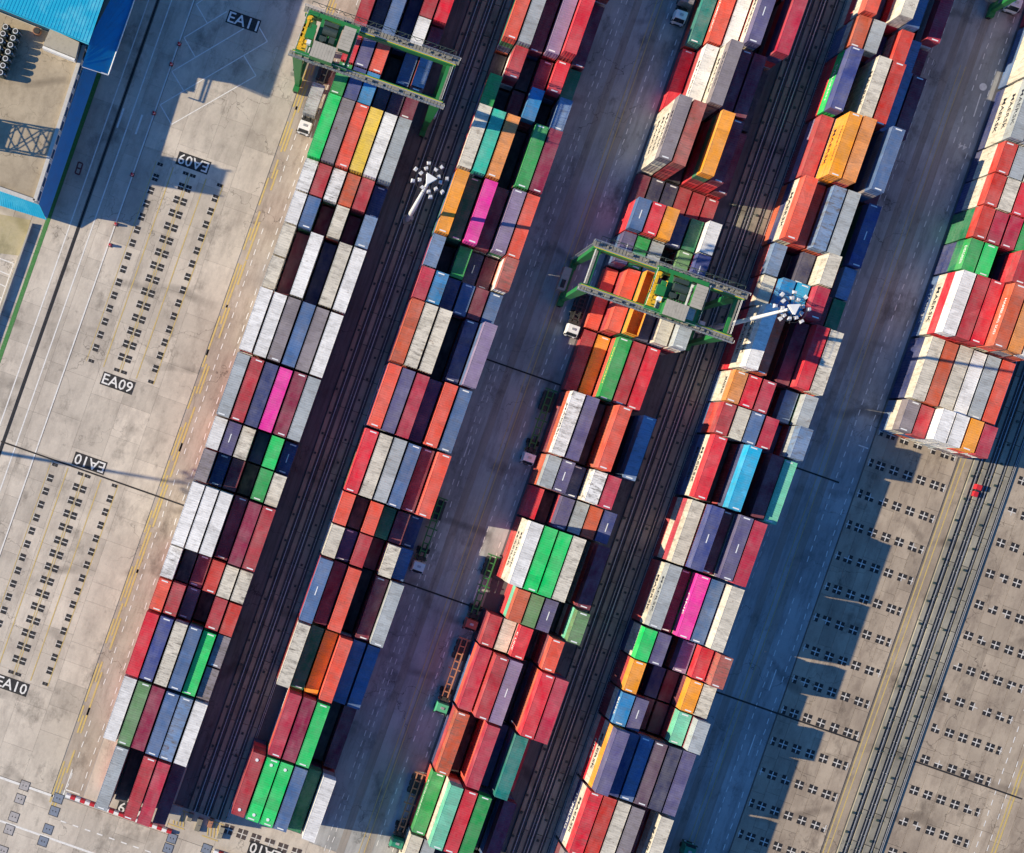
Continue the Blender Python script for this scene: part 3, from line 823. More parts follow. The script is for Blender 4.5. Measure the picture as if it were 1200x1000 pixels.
def low_box(mb, cx, cy, z, L, h, code, jx, jy):
    """a lower container of a stack: frame edges proud of ribbed walls"""
    nm, rgb, d = COL[code]
    mb.col = (*lin(rgb), d)
    x0, x1, y0, y1 = cx-WID/2+jx, cx+WID/2+jx, cy-L/2+jy, cy+L/2+jy
    n = max(4, int(L/.56)); dy = (y1-y0-.3)/n
    for i in range(n):                              # ribbed left wall
        a = y0+.15+i*dy
        P = [(a,.05),(a+.3*dy,.05),(a+.5*dy,.01),(a+.8*dy,.01),(a+dy,.05)]
        for (ya,da),(yb,db) in zip(P, P[1:]):
            mb.poly([(x0+da,yb,z+.16),(x0+da if da==db else x0+db,yb,z+.16),(x0+db,yb,z+h-.1),(x0+db,yb,z+h-.1)] if False else
                    [(x0+da,ya,z+.16),(x0+da,ya,z+h-.1),(x0+db,yb,z+h-.1),(x0+db,yb,z+.16)])
    mb.box(x0,y0,z,x0+.12,y0+.15,z+h-.012); mb.box(x0,y1-.15,z,x0+.12,y1,z+h-.012)
    mb.box(x0,y0+.15,z,x0+.08,y1-.15,z+.16); mb.box(x0,y0+.15,z+h-.1,x0+.08,y1-.15,z+h-.012)
    mb.box(x0+.125,y0+.06,z+.005,x1-.03,y1-.06,z+h-.02)
    for xx in (x0+.3,x0+.9,x0+1.5,x0+2.1): mb.bar((xx,y0+.03,z+.1),(xx,y0+.03,z+h-.1),.025,n=4)
    mb.box(x1-.12,y0+.001,z+.002,x1,y0+.15,z+h-.014); mb.box(x1-.12,y1-.15,z+.002,x1,y1-.001,z+h-.014)
    mb.box(x0+.13,y0+.002,z+h-.14,x1-.13,y0+.058,z+h-.022)
def put_side_text(txt, colr, x, y, zmid, L, h, parent, into=None):
    mt = M[{'w':'letter_w','k':'letter_k','y':'letter_y'}[colr]]
    me, wd = text_mesh(txt, mt, 0.004)
    hgt = 1.05 if len(txt) < 8 else 0.9
    sx = min(L*0.58/wd, hgt*1.4)
    R = Matrix(((0,0,-1,0),(-1,0,0,0),(0,1,0,0),(0,0,0,1)))       # text x -> -Y, text y -> +Z, normal -> -X
    o = link('lettering', me, parent)
    o.matrix_parent_inverse = Matrix.Identity(4)
    o.matrix_local = Matrix.Translation((x, y, zmid)) @ R @ Matrix.Diagonal((sx, hgt, 1, 1))
    return o
tops = []
for s in stacks:
    L, th = LEN[s['ln']], TH[s['ln']]
    cx, cy = s['c'].x, s['c'].y
    z = 0.02
    n = s['t']; low = list(s['low'])
    # fill the tiers below the top one, colours given from the top down
    zt = z + (n-1)*th - s['drop']
    th_low = (zt-z)/(n-1) if n > 1 else 0
    for k in range(n-1):
        d_from_top = n-1-k
        code = low[d_from_top-1] if d_from_top-1 < len(low) else lc_rng.choice('rrMMCoWwgBNSeGQ')
        low_box(rest, cx, cy, z+k*th_low, L, th_low, code, lc_rng.uniform(-.04,.04), lc_rng.uniform(-.05,.05))
    s['zt'] = zt; s['h'] = th
    x_, y_ = topx((cx, cy, zt+th))
    mx, my = 20, 20
    if s['pit'] or not (-mx < x_ < 1200+mx and -my < y_ < 1000+my):
        low_box(rest, cx, cy, zt, L, th, s['col'], lc_rng.uniform(-.04,.04), lc_rng.uniform(-.05,.05))
        s['ind'] = False
    else:
        s['ind'] = True
stuff = tag(rest.build('stacked_container', M['boxattr']), 'lower and shadowed containers beneath the topmost ones of the stacks', 'containers', kind='stuff')

# labels ----------------------------------------------------------------------
BN = {1:'leftmost block', 2:'second block from left', 3:'middle block', 4:'fourth block from left', 5:'rightmost block'}
ORD = ['first','second','third','fourth','fifth','sixth','seventh','eighth','ninth','tenth','eleventh','twelfth','thirteenth','fourteenth','fifteenth','sixteenth',
       'seventeenth','eighteenth','nineteenth','twentieth','twenty-first','twenty-second','twenty-third','twenty-fourth']
vis = [s for s in stacks if s['ind']]
grid = {}
for s in stacks:
    for q in range(s['ln']): grid[(s['b'], s['j']+q, s['i'])] = s
def nm(s): return COL[s['col']][0] if s else None
for s in vis:
    b, j, i = s['b'], s['j'], s['i']
    s['L'] = grid.get((b, j, i-1)) if i > 0 else None
    s['Rr'] = grid.get((b, j, i+1)) if i < 5 else None
    s['Up'] = grid.get((b, j-1, i)); s['Dn'] = grid.get((b, j+s['ln'], i))
def size(s): return 'long' if s['ln'] == 2 else 'short'
def cand(s):
    base = '%s %s container' % (size(s), nm(s))
    out = [base + ' on top of its stack']
    if (s['b'], s['j'], s['i']) in DISCS: out.append(base + ' with two white roof discs')
    l, r, up, dn = (x if x and not x['pit'] else None for x in (s['L'], s['Rr'], s['Up'], s['Dn']))
    if l and r: out.append(base + ' between a %s one and a %s one' % (nm(l), nm(r)))
    if l and r and dn: out.append(base + ' between %s and %s ones, above a %s one' % (nm(l), nm(r), nm(dn)))
    if l and r and up: out.append(base + ' between %s and %s ones, below a %s one' % (nm(l), nm(r), nm(up)))
    if s['i'] == 0 and r: out.append(base + ' at the left edge of its block, beside a %s one' % nm(r))
    if s['i'] == 5 and l: out.append(base + ' at the right edge of its block, beside a %s one' % nm(l))
    if l and not r and dn: out.append(base + ' right of a %s one and above a %s one' % (nm(l), nm(dn)))
    if r and not l and dn: out.append(base + ' left of a %s one and above a %s one' % (nm(r), nm(dn)))
    if up and dn: out.append(base + ' with a %s one above and a %s one below' % (nm(up), nm(dn)))
    return out
cnt = {}
for s in vis:
    for c_ in set(cand(s)): cnt[c_] = cnt.get(c_, 0)+1
rowidx = {}
for b in BN:
    js = sorted({s['j'] for s in vis if s['b'] == b}); rowidx[b] = {j: k for k, j in enumerate(js)}
used = set()
for s in vis:
    lab = next((c_ for c_ in cand(s) if cnt[c_] == 1 and c_ not in used), None)
    if lab is None:
        slots = sorted(q['i'] for q in vis if q['b'] == s['b'] and q['j'] == s['j'])
        pos = slots.index(s['i']); posn = ORD[pos] if pos else 'first'
        lab = '%s %s container, %s from left in the %s row of the %s' % (size(s), nm(s), posn, ORD[rowidx[s['b']][s['j']]], BN[s['b']])
        if lab in used: lab = '%s %s container at bay %s of the %s' % (size(s), nm(s), s['j']+13, BN[s['b']])
    for vw in ('amber','azure','indigo'): lab = lab.replace('a %s' % vw, 'an %s' % vw)
    used.add(lab); s['label'] = lab
GRP = {2:'forty foot containers on top of the stacks', 1:'twenty foot containers on top of the stacks'}
prng = random.Random(5)
for s in vis:
    key = (s['b'], s['j'], s['i'])
    body, roof, d1, d2 = MESH[(s['ln'], s['h'])]
    L = LEN[s['ln']]
    name, rgb, dirt = COL[s['col']]
    dirt = DIRTY.get(key, dirt)
    c3 = lin(rgb); jit = prng.uniform(.92, 1.06)
    col = (min(1,c3[0]*jit), min(1,c3[1]*jit), min(1,c3[2]*jit), dirt)
    o = link('shipping_container', body, None, (s['c'].x+prng.uniform(-.05,.05), s['c'].y+prng.uniform(-.08,.08), s['zt']))
    o.rotation_euler = (0,0,math.radians(prng.uniform(-.18,.18)))
    o.color = col
    tag(o, s['label'], 'shipping container', GRP[s['ln']])
    r_ = link('roof', roof, o); r_.color = col
    if key == (3,1,2):
        C.objects.unlink(r_); bpy.data.objects.remove(r_)     # the open top one under the crane
    for dm in (d1, d2):
        d_ = link('door', dm, o, (0,-L/2+.06,0)); d_.color = col
    rr = prng.random()
    if s['col'] not in 'Ww' and rr < .52 and key != (3,1,2):
        link('roof_number_panel', ID_PANEL, o, (prng.choice((-.25,.25,0)), -L/2+.32, s['h']-.018))
        if rr < .3: link('roof_number_panel', ID_PANEL, o, (prng.choice((-.25,.25,0)), L/2-.32, s['h']-.018))
    if key in MARK: link('roof_marking', ROOF_MARK, o, (prng.uniform(-.2,.2), 0, s['h']-.018))
    if key in DISCS:
        for yy in (-L/2+1.2, L/2-1.2): link('roof_vent', ROOF_DISC, o, (0,yy,s['h']-.02))
    for txt, cl, tier in LET.get(key, []):
        if tier == 0: put_side_text(txt, cl, -WID/2+.012-.006, prng.uniform(-.5,.5)*(L/12), s['h']*.55, L, s['h'], o)
        else:
            th_low = (s['zt']-.02)/(s['t']-1) if s['t'] > 1 else 0
            if s['t']-1-tier >= 0:
                put_side_text(txt, cl, s['c'].x-WID/2-.045, s['c'].y, .02+th_low*(s['t']-1-tier)+th_low*.55, L, th_low, stuff)

# ------------------------------------------------------------------ gantry cranes
def gantry(loc, trolley_x, label):
    """rubber tyred crane; local x across the block (0..26), y along it (0..7.4)"""
    root = tag(empty('gantry_crane', loc), label, 'gantry crane', 'green gantry cranes over the stacks')
    X, Y, HH = 26.0, 7.4, 21.6
    for y, sg in ((0,-1),(Y,1)):
        m = MB(); m.box(-1.2,y-.42,HH-1.5,X+1.2,y+.42,HH-.01); gd = m.build('girder', M['cgreen'], root)
        m = MB(); m.box(-1.0,y-.10,HH,X+1.0,y+.06,HH+.16); m.build('trolley_rail', M['steel'], gd)
        m = MB(); m.box(-1.15,y-sg*.18-.06,HH+.022,X+1.15,y-sg*.18+.06,HH+.04); m.build('safety_line', M['tyellow'], gd)
        m = MB(); yo = y+sg*.45; m.box(-1.6,yo-.55,HH-.008,X+1.6,yo+.55,HH+.02); m.build('walkway', M['walk'], root)
        m = MB(); yr = y+sg*.98
        for z in (.55,1.1): m.bar((-1.6,yr,HH+z),(X+1.6,yr,HH+z),.035,n=4)
        k = -1.6
        while k <= X+1.7: m.bar((k,yr,HH-.1),(k,yr,HH+1.1),.035,n=4); k += 1.46
        for xe in (-1.6, X+1.6): m.bar((xe,y+sg*.5,HH+1.1),(xe,yr,HH+1.1),.035,n=4)
        m.build('railing', M['steel'], root)
        for x in (0, X):
            m = MB(); sx = -1 if x == 0 else 1
            def q(cx,cy,wx,wy,z): return [(cx-wx,cy-wy,z),(cx+wx,cy-wy,z),(cx+wx,cy+wy,z),(cx-wx,cy+wy,z)]
            m.hexa(q(x,y,.38,.38,1.9), q(x,y,.95,.5,HH-1.5)); lg = m.build('leg', M['cgreen'], root)
            m = MB(); m.box(x-.55,y-1.3,.75,x+.55,y+1.3,1.9); bg = m.build('bogie', M['cgreen'], root)
            for dy in (-.75,.75):
                m = MB(); m.cyl((x-.32,y+dy,.75),.73,.64,14,'x'); m.build('wheel', M['rubber'], bg)
    for x in (0, X):
        m = MB(); m.box(x-.3,.4,1.2,x+.3,Y-.4,2.0); m.build('sill_beam', M['cgreen'], root)
        m = MB(); m.box(x-.3,.5,HH-1.2,x+.3,Y-.5,HH-.5); m.build('end_beam', M['cgreen'], root)
        m = MB(); m.box(x-.75,.55,HH-.42,x-.1,Y-.55,HH-.36) if x == 0 else m.box(x+.31,.55,HH-.42,x+.6,Y-.55,HH-.36); m.build('end_walkway', M['walk'], root)
        sx = -1 if x == 0 else 1
        m = MB()
        for z in (.1,.65): m.bar((x+sx*.75,.5,HH+z),(x+sx*.75,Y-.5,HH+z),.035,n=4)
        for k in range(6): m.bar((x+sx*.75,.5+k*1.28,HH-.4),(x+sx*.75,.5+k*1.28,HH+.65),.03,n=4)
        m.build('railing', M['steel'], root)
    for y, sg in ((0,-1),(Y,1)):
        m = MB(); rg = random.Random(int(y)+3)
        for k in range(14):
            x = rg.uniform(0,X); w_ = rg.uniform(.3,1.1); m.box(x-w_/2,y+sg*.3,HH+.02,x+w_/2,y+sg*(.3)+.35*sg if sg>0 else y+sg*.3+.02,HH+rg.uniform(.25,.7)) if sg>0 else m.box(x-w_/2,y-.65,HH+.02,x+w_/2,y-.3,HH+rg.uniform(.25,.7))
        m.build('junction_box', M['walk'], root)
        m = MB(); k = -1.0
        while k < X+1: m.box(k-.03,y+min(0,sg*1.0),HH+.021,k+.03,y+max(0,sg*1.0),HH+.05); k += .62
        m.build('grating_bar', M['frame_k'], root)
    # ladder down the upper left leg and power pack on the sill
    m = MB()
    for dx in (-.3,.3): m.bar((-1.0+dx,Y+.7,HH-.2),(-.9+dx,Y+.5,2.0),.05,n=4)
    for k in range(44):
        z = 2+k*.43; m.bar((-1.25,Y+.5+.2*(z-2)/19,z),(-.65,Y+.5+.2*(z-2)/19,z),.025,n=4)
    m.build('ladder', M['steel'], root)
    m = MB(); m.box(-1.9,1.4,1.2,-.4,5.9,3.6); pp = m.build('power_pack', M['house'], root)
    m = MB(); m.box(-1.6,1.8,3.6,-.8,3.4,3.75); m.build('vent_grille', M['frame_k'], pp)
    m = MB(); m.box(X+.35,2.6,1.2,X+1.4,4.8,2.9); m.build('electric_cabinet', M['cabwhite'], root)
    # festoon cable loops along the outer walkway
    m = MB(); k = .5; yf = Y+1.95
    while k < X-1:
        pts = [(k+ t*1.5, yf, HH+.5-1.4*math.sin(math.pi*t)) for t in (0,.2,.4,.6,.8,1)]
        for a, b in zip(pts, pts[1:]): m.bar(a, b, .05, n=4)
        k += 1.5
    m.bar((-.5,yf,HH+.62),(X+.5,yf,HH+.62),.06,n=4)
    k = -.5
    while k < X+.6: m.bar((k,Y+1.4,HH+.6),(k,yf,HH+.62),.04,n=4); k += 3
    m.build('festoon_cable', M['cdark'], root)
    # trolley with machinery, two roofed houses, driver cabin and the yellow head block
    tr = empty('trolley', (trolley_x,0,HH)); tr.parent = root
    m = MB(); m.box(-4.8,-.35,.2,4.8,.35,.7); m.box(-4.8,Y-.35,.2,4.8,Y+.35,.7)
    for x in (-4.6,-1.9,1.6,4.5): m.box(x-.25,.3,.2,x+.25,Y-.3,.6)
    m.box(-1.7,2.2,.5,1.6,Y-.7,.62); m.build('trolley_frame', M['cgreen'], tr)
    m = MB()
    m.cyl((-1.3,Y-2.5,1.35),.75,2.6,12,'x'); m.box(-1.5,Y-4.4,.6,-.2,Y-3.6,1.6); m.box(.3,Y-4.5,.6,1.3,Y-3.4,1.9); m.box(-1.4,Y-1.5,.6,1.2,Y-.8,1.4)
    m.cyl((-.9,3.2,.62),.45,1.0,10,'z')
    for k in range(6): m.bar((-1.5+k*.5,Y-.6,.7),(-1.5+k*.5+.2,2.3,1.0),.05,n=4)
    m.build('hoist_machinery', M['cdark'], tr)
    m = MB(); m.box(-1.9,-.55,.72,2.1,2.05,3.0); ho = m.build('electrical_house', M['cgreen'], tr)
    m = MB(); 
    for k in range(8): m.box(-2.0+k*.525,-.65,3.0,-2.0+k*.525+.5,2.15,3.06)
    m.build('house_roof', M['house'], ho)
    m = MB(); m.box(2.3,2.4,.72,4.3,6.3,2.7); h2 = m.build('machinery_house', M['cgreen'], tr)
    m = MB(); 
    for k in range(7): m.box(2.2,2.3+k*.6,2.7,4.4,2.3+k*.6+.57,2.76)
    m.build('house_roof', M['house'], h2)
    m = MB(); m.box(-4.0,2.6,.7,-2.4,4.4,1.7); m.box(-3.4,4.5,.7,-2.5,5.3,1.4); m.build('motor_cover', M['cgreen'], tr)
    m = MB(); m.box(-3.3,1.6,.7,-2.6,2.3,1.9); m.build('air_conditioner', M['cabwhite'], tr)
    m = MB(); m.box(-4.7,.4,.3,-3.2,2.4,.8); m.cyl((-4.1,6.2,.5),.62,.35,14); m.cyl((-4.1,6.2,.86),.3,.3,10); m.box(-4.5,1.2,.5,-4.1,6.0,.95); m.box(-4.9,2.6,.4,-4.5,5.2,.6)
    for k in range(5): m.box(-4.75,.6+k*.9,.95,-3.9,.8+k*.9,1.15)
    m.build('cable_reel', M['cyellow'], tr)
    m = MB(); m.box(-2.9,-.1,-3.3,-.9,1.9,-.9); cb = m.build('driver_cabin', M['cabwhite'], tr)
    m = MB(); m.box(-2.8,-.15,-3.0,-1.0,-.11,-1.3); m.build('window', M['glass'], cb)
    m = MB()
    for x, y in ((-3.2,.6),(3.2,.6),(-3.2,Y-.6),(3.2,Y-.6)): m.bar((x,y,.3),(x*.9,y*.5+Y*.25,-4.0),.03,n=4)
    m.build('hoist_rope', M['frame_k'], tr)
    m = MB(); m.box(-1.1,.7,-4.6,1.1,Y-.7,-4.0); m.box(-1.25,.6,-4.9,-.9,Y-.6,-4.5); m.box(.9,.6,-4.9,1.25,Y-.6,-4.5); m.build('spreader', M['cyellow'], tr)
    m = MB()
    for x in (-4.9,4.9):
        m.bar((x,.2,1.7),(x,Y-.2,1.7),.035,n=4)
        for k in range(6): m.bar((x,.2+k*1.4,.5),(x,.2+k*1.4,1.7),.03,n=4)
    for y in (-.4, Y+.4):
        m.bar((-4.9,y,1.7),(4.9,y,1.7),.035,n=4)
        for k in range(8): m.bar((-4.9+k*1.4,y,.5),(-4.9+k*1.4,y,1.7),.03,n=4)
    m.build('railing', M['steel'], tr)
    return root
p1 = uv(362.8, -18.5); gantry((p1.x, p1.y, 0), 4.2, 'green gantry crane over the leftmost block with its trolley at the left end')
p2 = uv(736, 115.5); gantry((p2.x, p2.y, 0), 15.4, 'green gantry crane over the middle block with its trolley halfway across')
p3 = uv(1098, -368); gantry((p3.x, p3.y, 0), 12.0, 'green gantry crane cut off at the top right corner')

# ------------------------------------------------------------------ high light masts
def light_mast(loc, ht, label, rz):
    root = tag(empty('light_mast', loc, rz), label, 'light mast', 'white high light masts')
    m = MB(); m.box(-.9,-.9,0,.9,.9,.35); m.build('foundation', M['beam'], root)
    m = MB(); m.bar((0,0,.35),(0,0,ht),.52,.22,12); m.build('pole', M['mast'], root)
    m = MB(); m.box(.3,-.4,.35,.9,.4,1.9); m.build('control_box', M['steel'], root)
    m = MB()
    for k in range(3):
        a = 2*math.pi*k/3; b = 2*math.pi*(k+1)/3
        m.bar((1.0*math.cos(a),1.0*math.sin(a),ht-.3),(1.0*math.cos(b),1.0*math.sin(b),ht-.3),.12,n=5)
    P = [(1.15*math.cos(2*math.pi*k/3), 1.15*math.sin(2*math.pi*k/3)) for k in range(3)]
    m.poly([(x,y,ht+.35) for x,y in P]); 
    for k in range(3): m.poly([(*P[k],ht+.35),(*P[k],ht+.15),(*P[(k+1)%3],ht+.15),(*P[(k+1)%3],ht+.35)])
    m.build('head_plate', M['mast'], root)
    m = MB(); n = 16
    for rr in (1.5, 2.4):
        for k in range(n):
            a, b = 2*math.pi*k/n, 2*math.pi*(k+1)/n
            m.bar((rr*math.cos(a),rr*math.sin(a),ht-.5),(rr*math.cos(b),rr*math.sin(b),ht-.5),.03,n=4)
    for k in range(8):
        a = 2*math.pi*k/8; m.bar((.2*math.cos(a),.2*math.sin(a),ht-.5),(2.6*math.cos(a),2.6*math.sin(a),ht-.5),.045,n=4)
    m.build('lamp_ring', M['frame_k'], root)
    def lampm():
        m = MB(); m.hexa([(-.27,-.2,-.55),(.27,-.2,-.55),(.36,.38,-.42),(-.36,.38,-.42)], [(-.22,-.22,.08),(.22,-.22,.08),(.24,.2,.14),(-.24,.2,.14)]); return m.mesh('floodlight', M['lamp'])
    lm = lampm()
    for rr, n, off in ((2.75,8,.1),(1.75,9,.4)):
        for k in range(n):
            if rr > 2 and k == 5: continue
            a = 2*math.pi*k/n+off
            o = link('floodlight', lm, root, (rr*math.cos(a), rr*math.sin(a), ht-.45)); o.rotation_euler = (random.uniform(-.3,.1),0,a-math.pi/2+random.uniform(-.25,.25)); o.location.x += random.uniform(-.2,.2); o.location.y += random.uniform(-.2,.2)
    return root
a = px(477.7,257.5); light_mast((a.x,a.y,0), 38.1, 'white light mast between the leftmost and second blocks, its head ringed with floodlights', .3)
a = px(837,384.8); light_mast((a.x,a.y,0), 38.1, 'white light mast leaning in view across the fourth block beside the gantry crane', .9)
a = uv(-62,541); light_mast((a.x,a.y,0), 38.1, 'white light mast outside the left edge, its long shadow crossing the apron', .0)

# ------------------------------------------------------------------ trucks and trailers
def truck(cx, cy, cabm, frm, label, load=None, bay=40, tilt=0.0):
    """cab centre at pixel (cx,cy), nose towards the bottom of the yard (-Y local), trailer behind"""
    p = px(cx, cy)
    root = tag(empty('yard_truck', (p.x,p.y,0), math.radians(tilt)), label, 'truck', 'yard trucks and trailers in the lanes')
    m = MB()
    m.hexa([(-1.2,-1.15,.75),(1.2,-1.15,.75),(1.2,1.0,.75),(-1.2,1.0,.75)], [(-1.2,-1.15,1.9),(1.2,-1.15,1.9),(1.2,1.0,1.9),(-1.2,1.0,1.9)])
    m.hexa([(-1.2,-1.15,1.9),(1.2,-1.15,1.9),(1.2,1.0,1.9),(-1.2,1.0,1.9)], [(-1.08,-.62,2.95),(1.08,-.62,2.95),(1.08,.9,2.95),(-1.08,.9,2.95)])
    cb = m.build('cab', M[cabm], root)
    m = MB(); m.hexa([(-1.05,-1.155,1.95),(1.05,-1.155,1.95),(1.05,-1.0,1.95),(-1.05,-1.0,1.95)], [(-.95,-.72,2.8),(.95,-.72,2.8),(.95,-.6,2.8),(-.95,-.6,2.8)]); m.build('windscreen', M['glass'], cb)
    m = MB(); m.box(-1.22,-1.3,.5,1.22,-1.16,.95); m.build('bumper', M['frame_k'], cb)
    for s in (-1,1):
        m = MB(); m.box(s*1.25-.1,-1.25,1.9,s*1.25+.1,-1.1,2.6); m.build('mirror', M['frame_k'], cb)
        m = MB(); m.box(s*.8-.2,-1.33,.98,s*.8+.2,-1.16,1.2); m.build('headlight', M['lamp'], cb)
    m = MB(); m.box(-.35,-.1,2.95,.35,.35,3.08); m.build('roof_hatch', M['steel'], cb)
    m = MB(); m.box(-.5,1.0,.7,-.3,4.6,1.0); m.box(.3,1.0,.7,.5,4.6,1.0); m.box(-1.0,1.3,.7,1.0,2.1,1.5); m.cyl((0,3.3,1.0),.5,.2,12); m.box(-1.1,2.3,.55,-.55,3.0,1.1); m.build('chassis', M['frame_k'], root)
    T = 12.4 if bay == 40 else 6.4
    m = MB()
    for s in (-1,1): m.box(s*.55-.1,1.6,1.15,s*.55+.1,1.6+T,1.5)
    k = 1.6
    while k <= 1.6+T+.01:
        wd = 1.22 if (k < 1.7 or k > 1.5+T or abs(k-1.6-T/2) < .6) else .5
        m.box(-wd,k-.12,1.18,wd,k+.12,1.47); k += T/8
    m.build('trailer_frame', M[frm], root)
    m = MB(); m.box(-1.2,T-2.6,.95,1.2,T+1.2,1.14); m.build('axle_deck', M['frame_k'], root)
    m = MB(); m.cyl((-1.22,-.2,.52),.5,.35,12,'x'); wf = m.mesh('wheel', M['rubber'])
    m2 = MB(); m2.cyl((-1.22,0,.5),.5,.6,12,'x'); wr = m2.mesh('wheel', M['rubber'])
    for x, y in ((0,0),(2.09,0)): link('wheel', wf, root, (x,y,0))
    for y in (3.3, T-2.1, T-.8, T+.5):
        for x in (0,1.84): link('wheel', wr, root, (x,y,0))
    return root
def load_box(cx, cy, ln, code, label, up):
    """container riding on the trailer whose cab is at the given pixel"""
    p = px(cx, cy); body, roof, d1, d2 = MESH[(ln, TH[ln])]
    y = p.y + up
    o = link('shipping_container', body, None, (p.x, y, 1.52)); col = (*lin(COL[code][1]), COL[code][2]+.4); o.color = col
    tag(o, label, 'shipping container', GRP[ln]); r = link('roof', roof, o); r.color = col
    for dm in (d1,d2): d = link('door', dm, o, (0,-LEN[ln]/2+.06,0)); d.color = col
truck(357, 152, 'cabwhite', 'frame_k', 'white yard truck in the sunlit lane beside the leftmost block')
load_box(357, 152, 1, 'g', 'short weathered grey container riding on the truck beside the leftmost block', 5.2)
truck(793, 24, 'cabwhite', 'frame_k', 'white yard truck with taupe load at the top of the middle block')
load_box(793, 24, 1, 'G', 'short taupe container riding on the truck at the top edge of the photo', 5.2)
truck(668, 388, 'cabwhite', 'frame_k', 'white yard truck under the left legs of the middle gantry crane', bay=20)
truck(617, 537, 'cabwhite', 'frame_g', 'white yard truck pulling an empty green trailer beside the middle block')
truck(489, 663, 'cabwhite', 'frame_g', 'pale yard truck with empty trailer in shadow right of the second block')
truck(550, 730, 'cabred', 'frame_g', 'red cabbed yard truck with empty trailer in the shaded lane')
truck(516, 827, 'cabgreen', 'frame_o', 'light green yard truck pulling an empty orange trailer frame')
truck(464, 984, 'cabteal', 'frame_o', 'dark green yard truck with orange trailer near the bottom edge')
truck(803, 992, 'cabteal', 'frame_k', 'dark green yard truck standing right of the fourth block at the bottom edge', tilt=180)
truck(1181, 10, 'cabwhite', 'frame_g', 'pale yard truck with green trailer in the top right corner')

# ------------------------------------------------------------------ small things
def red_post(x, y, label):
    p = px(x, y); r = tag(empty('traffic_post', p), label, 'traffic post', 'red traffic posts along the white road line')
    m = MB(); m.box(-.38,-.38,0,.38,.38,.12); m.build('foot', M['frame_k'], r)
    m = MB(); m.bar((0,0,.12),(0,0,1.0),.34,.2,10); m.build('body', M['red'], r)
    m = MB(); m.bar((0,0,.55),(0,0,.7),.29,.26,10); m.build('band', M['whitep'], r)
for x, y, lb in ((210,52,'red traffic post on the white line nearest the EA11 number'), (200.7,75.7,'red traffic post on the white line at the corner of the slanted bays'),
                 (180.5,133,'red traffic post on the white line below the slanted bays'), (155,205,'red traffic post on the shaded white line left of the upper EA09 number'),
                 (136,263,'red traffic post at the edge of the building shadow'), (129.3,287.5,'red traffic post standing in full sun on the white line')):
    red_post(x, y, lb)
# red and white striped barrier at the yard end
def barrier(u0, u1, v, label):
    p = uv(u0, v); r = tag(empty('striped_barrier', p), label, 'barrier', 'red and white barriers at the yard end')
    n = int((u1-u0)/5.7); wd = (u1-u0)/S/n
    m = MB(); m.hexa([(.02,-.42,0),(wd-.02,-.42,0),(wd-.02,.42,0),(.02,.42,0)], [(.02,-.28,.75),(wd-.02,-.28,.75),(wd-.02,.28,.75),(.02,.28,.75)])
    a, b = m.mesh('barrier_block', M['whitep']), m.mesh('barrier_block', M['red'])
    for i in range(n): link('barrier_block', (a, b)[i % 2], r, (i*wd,0,random.uniform(0,.01)))
barrier(381, 512, 853.5, 'red and white striped barrier below the leftmost block')
barrier(566, 660, 858, 'red and white striped barrier below the second block at the bottom edge')
# inspection covers
covers = [(28.8,920.8,0),(23.4,936.4,0),(16.2,957.4,0),(10.8,972.4,0),(3,997,0),(68.4,935.8,1),(63.6,950.8,1),(56.4,971.8,1),(50.4,986.2,1),(201.5,982.5,1),(197,994.5,1),(242,995,1)]
cl = ['topmost grey cover plate on the white line','second grey cover plate, just below the white line','third grey cover plate, above the lower white line','fourth grey cover plate, on the lower white line',
      'lowest grey cover plate in the bottom left corner','topmost blue cover plate at the end of the barrier','second blue cover plate inside the yellow lines','third blue cover plate inside the yellow lines',
      'lowest blue cover plate below the yellow lines','upper blue cover plate at the right end of the barrier','lower blue cover plate at the right end of the barrier','blue cover plate between the two barriers']
for (x, y, bl), lb in zip(covers, cl):
    p = px(x, y); m = MB(); m.box(-.85,-.85,.01,.85,.85,.05); r = m.build('cover_plate', M['pad' if not bl else 'padblue']); r.location = p
    tag(r, lb, 'cover plate', 'cover plates at the road crossing')
    m = MB()
    for s in (-1,1): m.box(s*.92-.05,-.97,.008,s*.92+.05,.97,.035); m.box(-.86,s*.92-.05,.008,.86,s*.92+.05,.035)
    m.build('cover_frame', M['frame_k'], r)
    m = MB(); m.box(-.4,-.12,.05,-.2,.12,.06); m.box(.2,-.12,.05,.4,.12,.06); m.build('lifting_eye', M['frame_k'], r)
# red equipment box on the trench
p = px(1143,571); r = tag(empty('equipment_box', p), 'red equipment box standing over the cable trench below the rightmost block', 'equipment box')
m = MB(); m.box(-.5,-.5,.3,.5,.5,1.4); m.build('cabinet', M['red'], r)
m = MB(); m.box(-.4,-1.9,.3,.4,-.9,1.1); m.build('cabinet', M['red'], r)
m = MB(); m.box(-.15,-.92,.5,.15,-.48,.7); m.build('cable_duct', M['frame_k'], r)

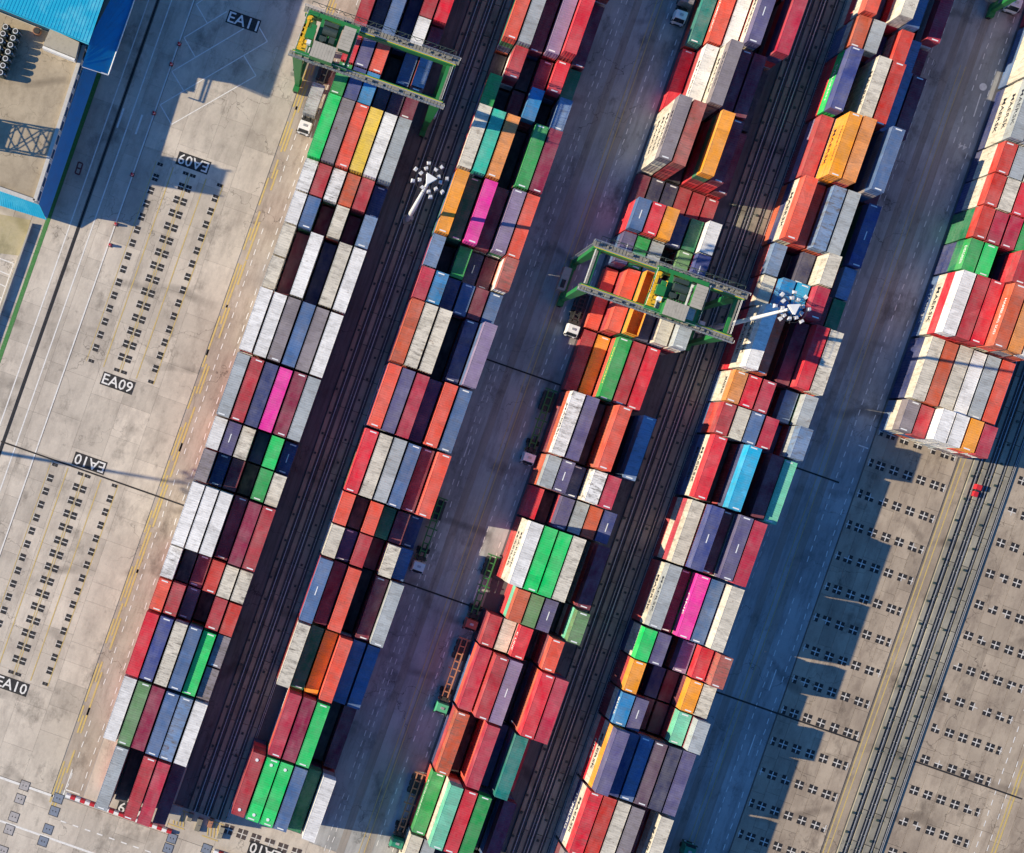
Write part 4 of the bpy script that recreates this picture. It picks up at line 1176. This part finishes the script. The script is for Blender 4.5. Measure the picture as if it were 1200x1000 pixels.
# tall lattice tower with a slatted head box beyond the left edge (its shadow crosses the terrace and the EA09 bays)
def tower():
    p = uv(4, 168); r = tag(empty('lattice_tower', p), 'steel lattice tower with slatted head box standing left of the terminal building', 'tower')
    m = MB()
    for x in (-1.6,1.6):
        for y in (-2.6,2.6): m.bar((x,y,0),(x,y,25),.16,n=5)
    for k in range(8):
        z0, z1 = k*2.3, (k+1)*2.3
        for y in (-2.6,2.6): m.bar((-1.6,y,z0),(1.6,y,z1),.08,n=4)
        for x in (-1.6,1.6): m.bar((x,-2.6,z0),(x,2.6,z1),.09,n=4); m.bar((x,2.6,z0),(x,-2.6,z1),.09,n=4); m.bar((x,-2.6,z1),(x,2.6,z1),.08,n=4)
    m.build('frame', M['steel'], r)
    m = MB()
    for k in range(9):
        if k in (3,): continue
        m.box(-1.5,-2.5,18.6+k*.7,1.5,2.5,18.6+k*.7+.5)
    m.build('head_box', M['walk'], r)
    m = MB(); m.box(-1.4,-2.4,10.8,1.4,-1.2,13.6); m.box(-1.4,1.2,10.8,1.4,2.4,13.6); m.box(-1.4,-1.2,12.8,1.4,1.2,13.6); m.box(-1.4,-1.2,10.8,1.4,1.2,11.5); m.build('service_cabin', M['house'], r)
tower()
# loose yard-end pieces in the utility strip
def end_block(x, y, w_, d_, h_, mt, label):
    p = px(x, y); r = tag(empty('end_block', p), label, 'concrete block', 'blocks at the end of the utility strip')
    m = MB(); m.hexa([(-w_/2,-d_/2,0),(w_/2,-d_/2,0),(w_/2,d_/2,0),(-w_/2,d_/2,0)], [(-w_/2+.06,-d_/2+.06,h_),(w_/2-.06,-d_/2+.06,h_),(w_/2-.06,d_/2-.06,h_),(-w_/2+.06,d_/2-.06,h_)]); m.build('block_body', M[mt], r)
    m = MB(); m.bar((-.15,0,h_),(-.15,0,h_+.15),.03,n=4); m.bar((.15,0,h_),(.15,0,h_+.15),.03,n=4); m.bar((-.15,0,h_+.15),(.15,0,h_+.15),.03,n=4); m.build('lifting_loop', M['steel'], r)
for a_ in ((206,952,2.4,3.0,.5,'house','wide tan block beside the bottom right of the leftmost block'), (223,957,1.0,1.6,.8,'beam','pale block at the end of the first trench'),
           (233,966,1.1,2.6,.7,'beam','tall pale block in the middle of the utility strip end'), (247,964,.9,1.9,.6,'frame_o','orange block at the end of the utility strip'),
           (259,975,1.0,2.4,.8,'beam','pale block beside the barrier of the second block')):
    end_block(*a_)
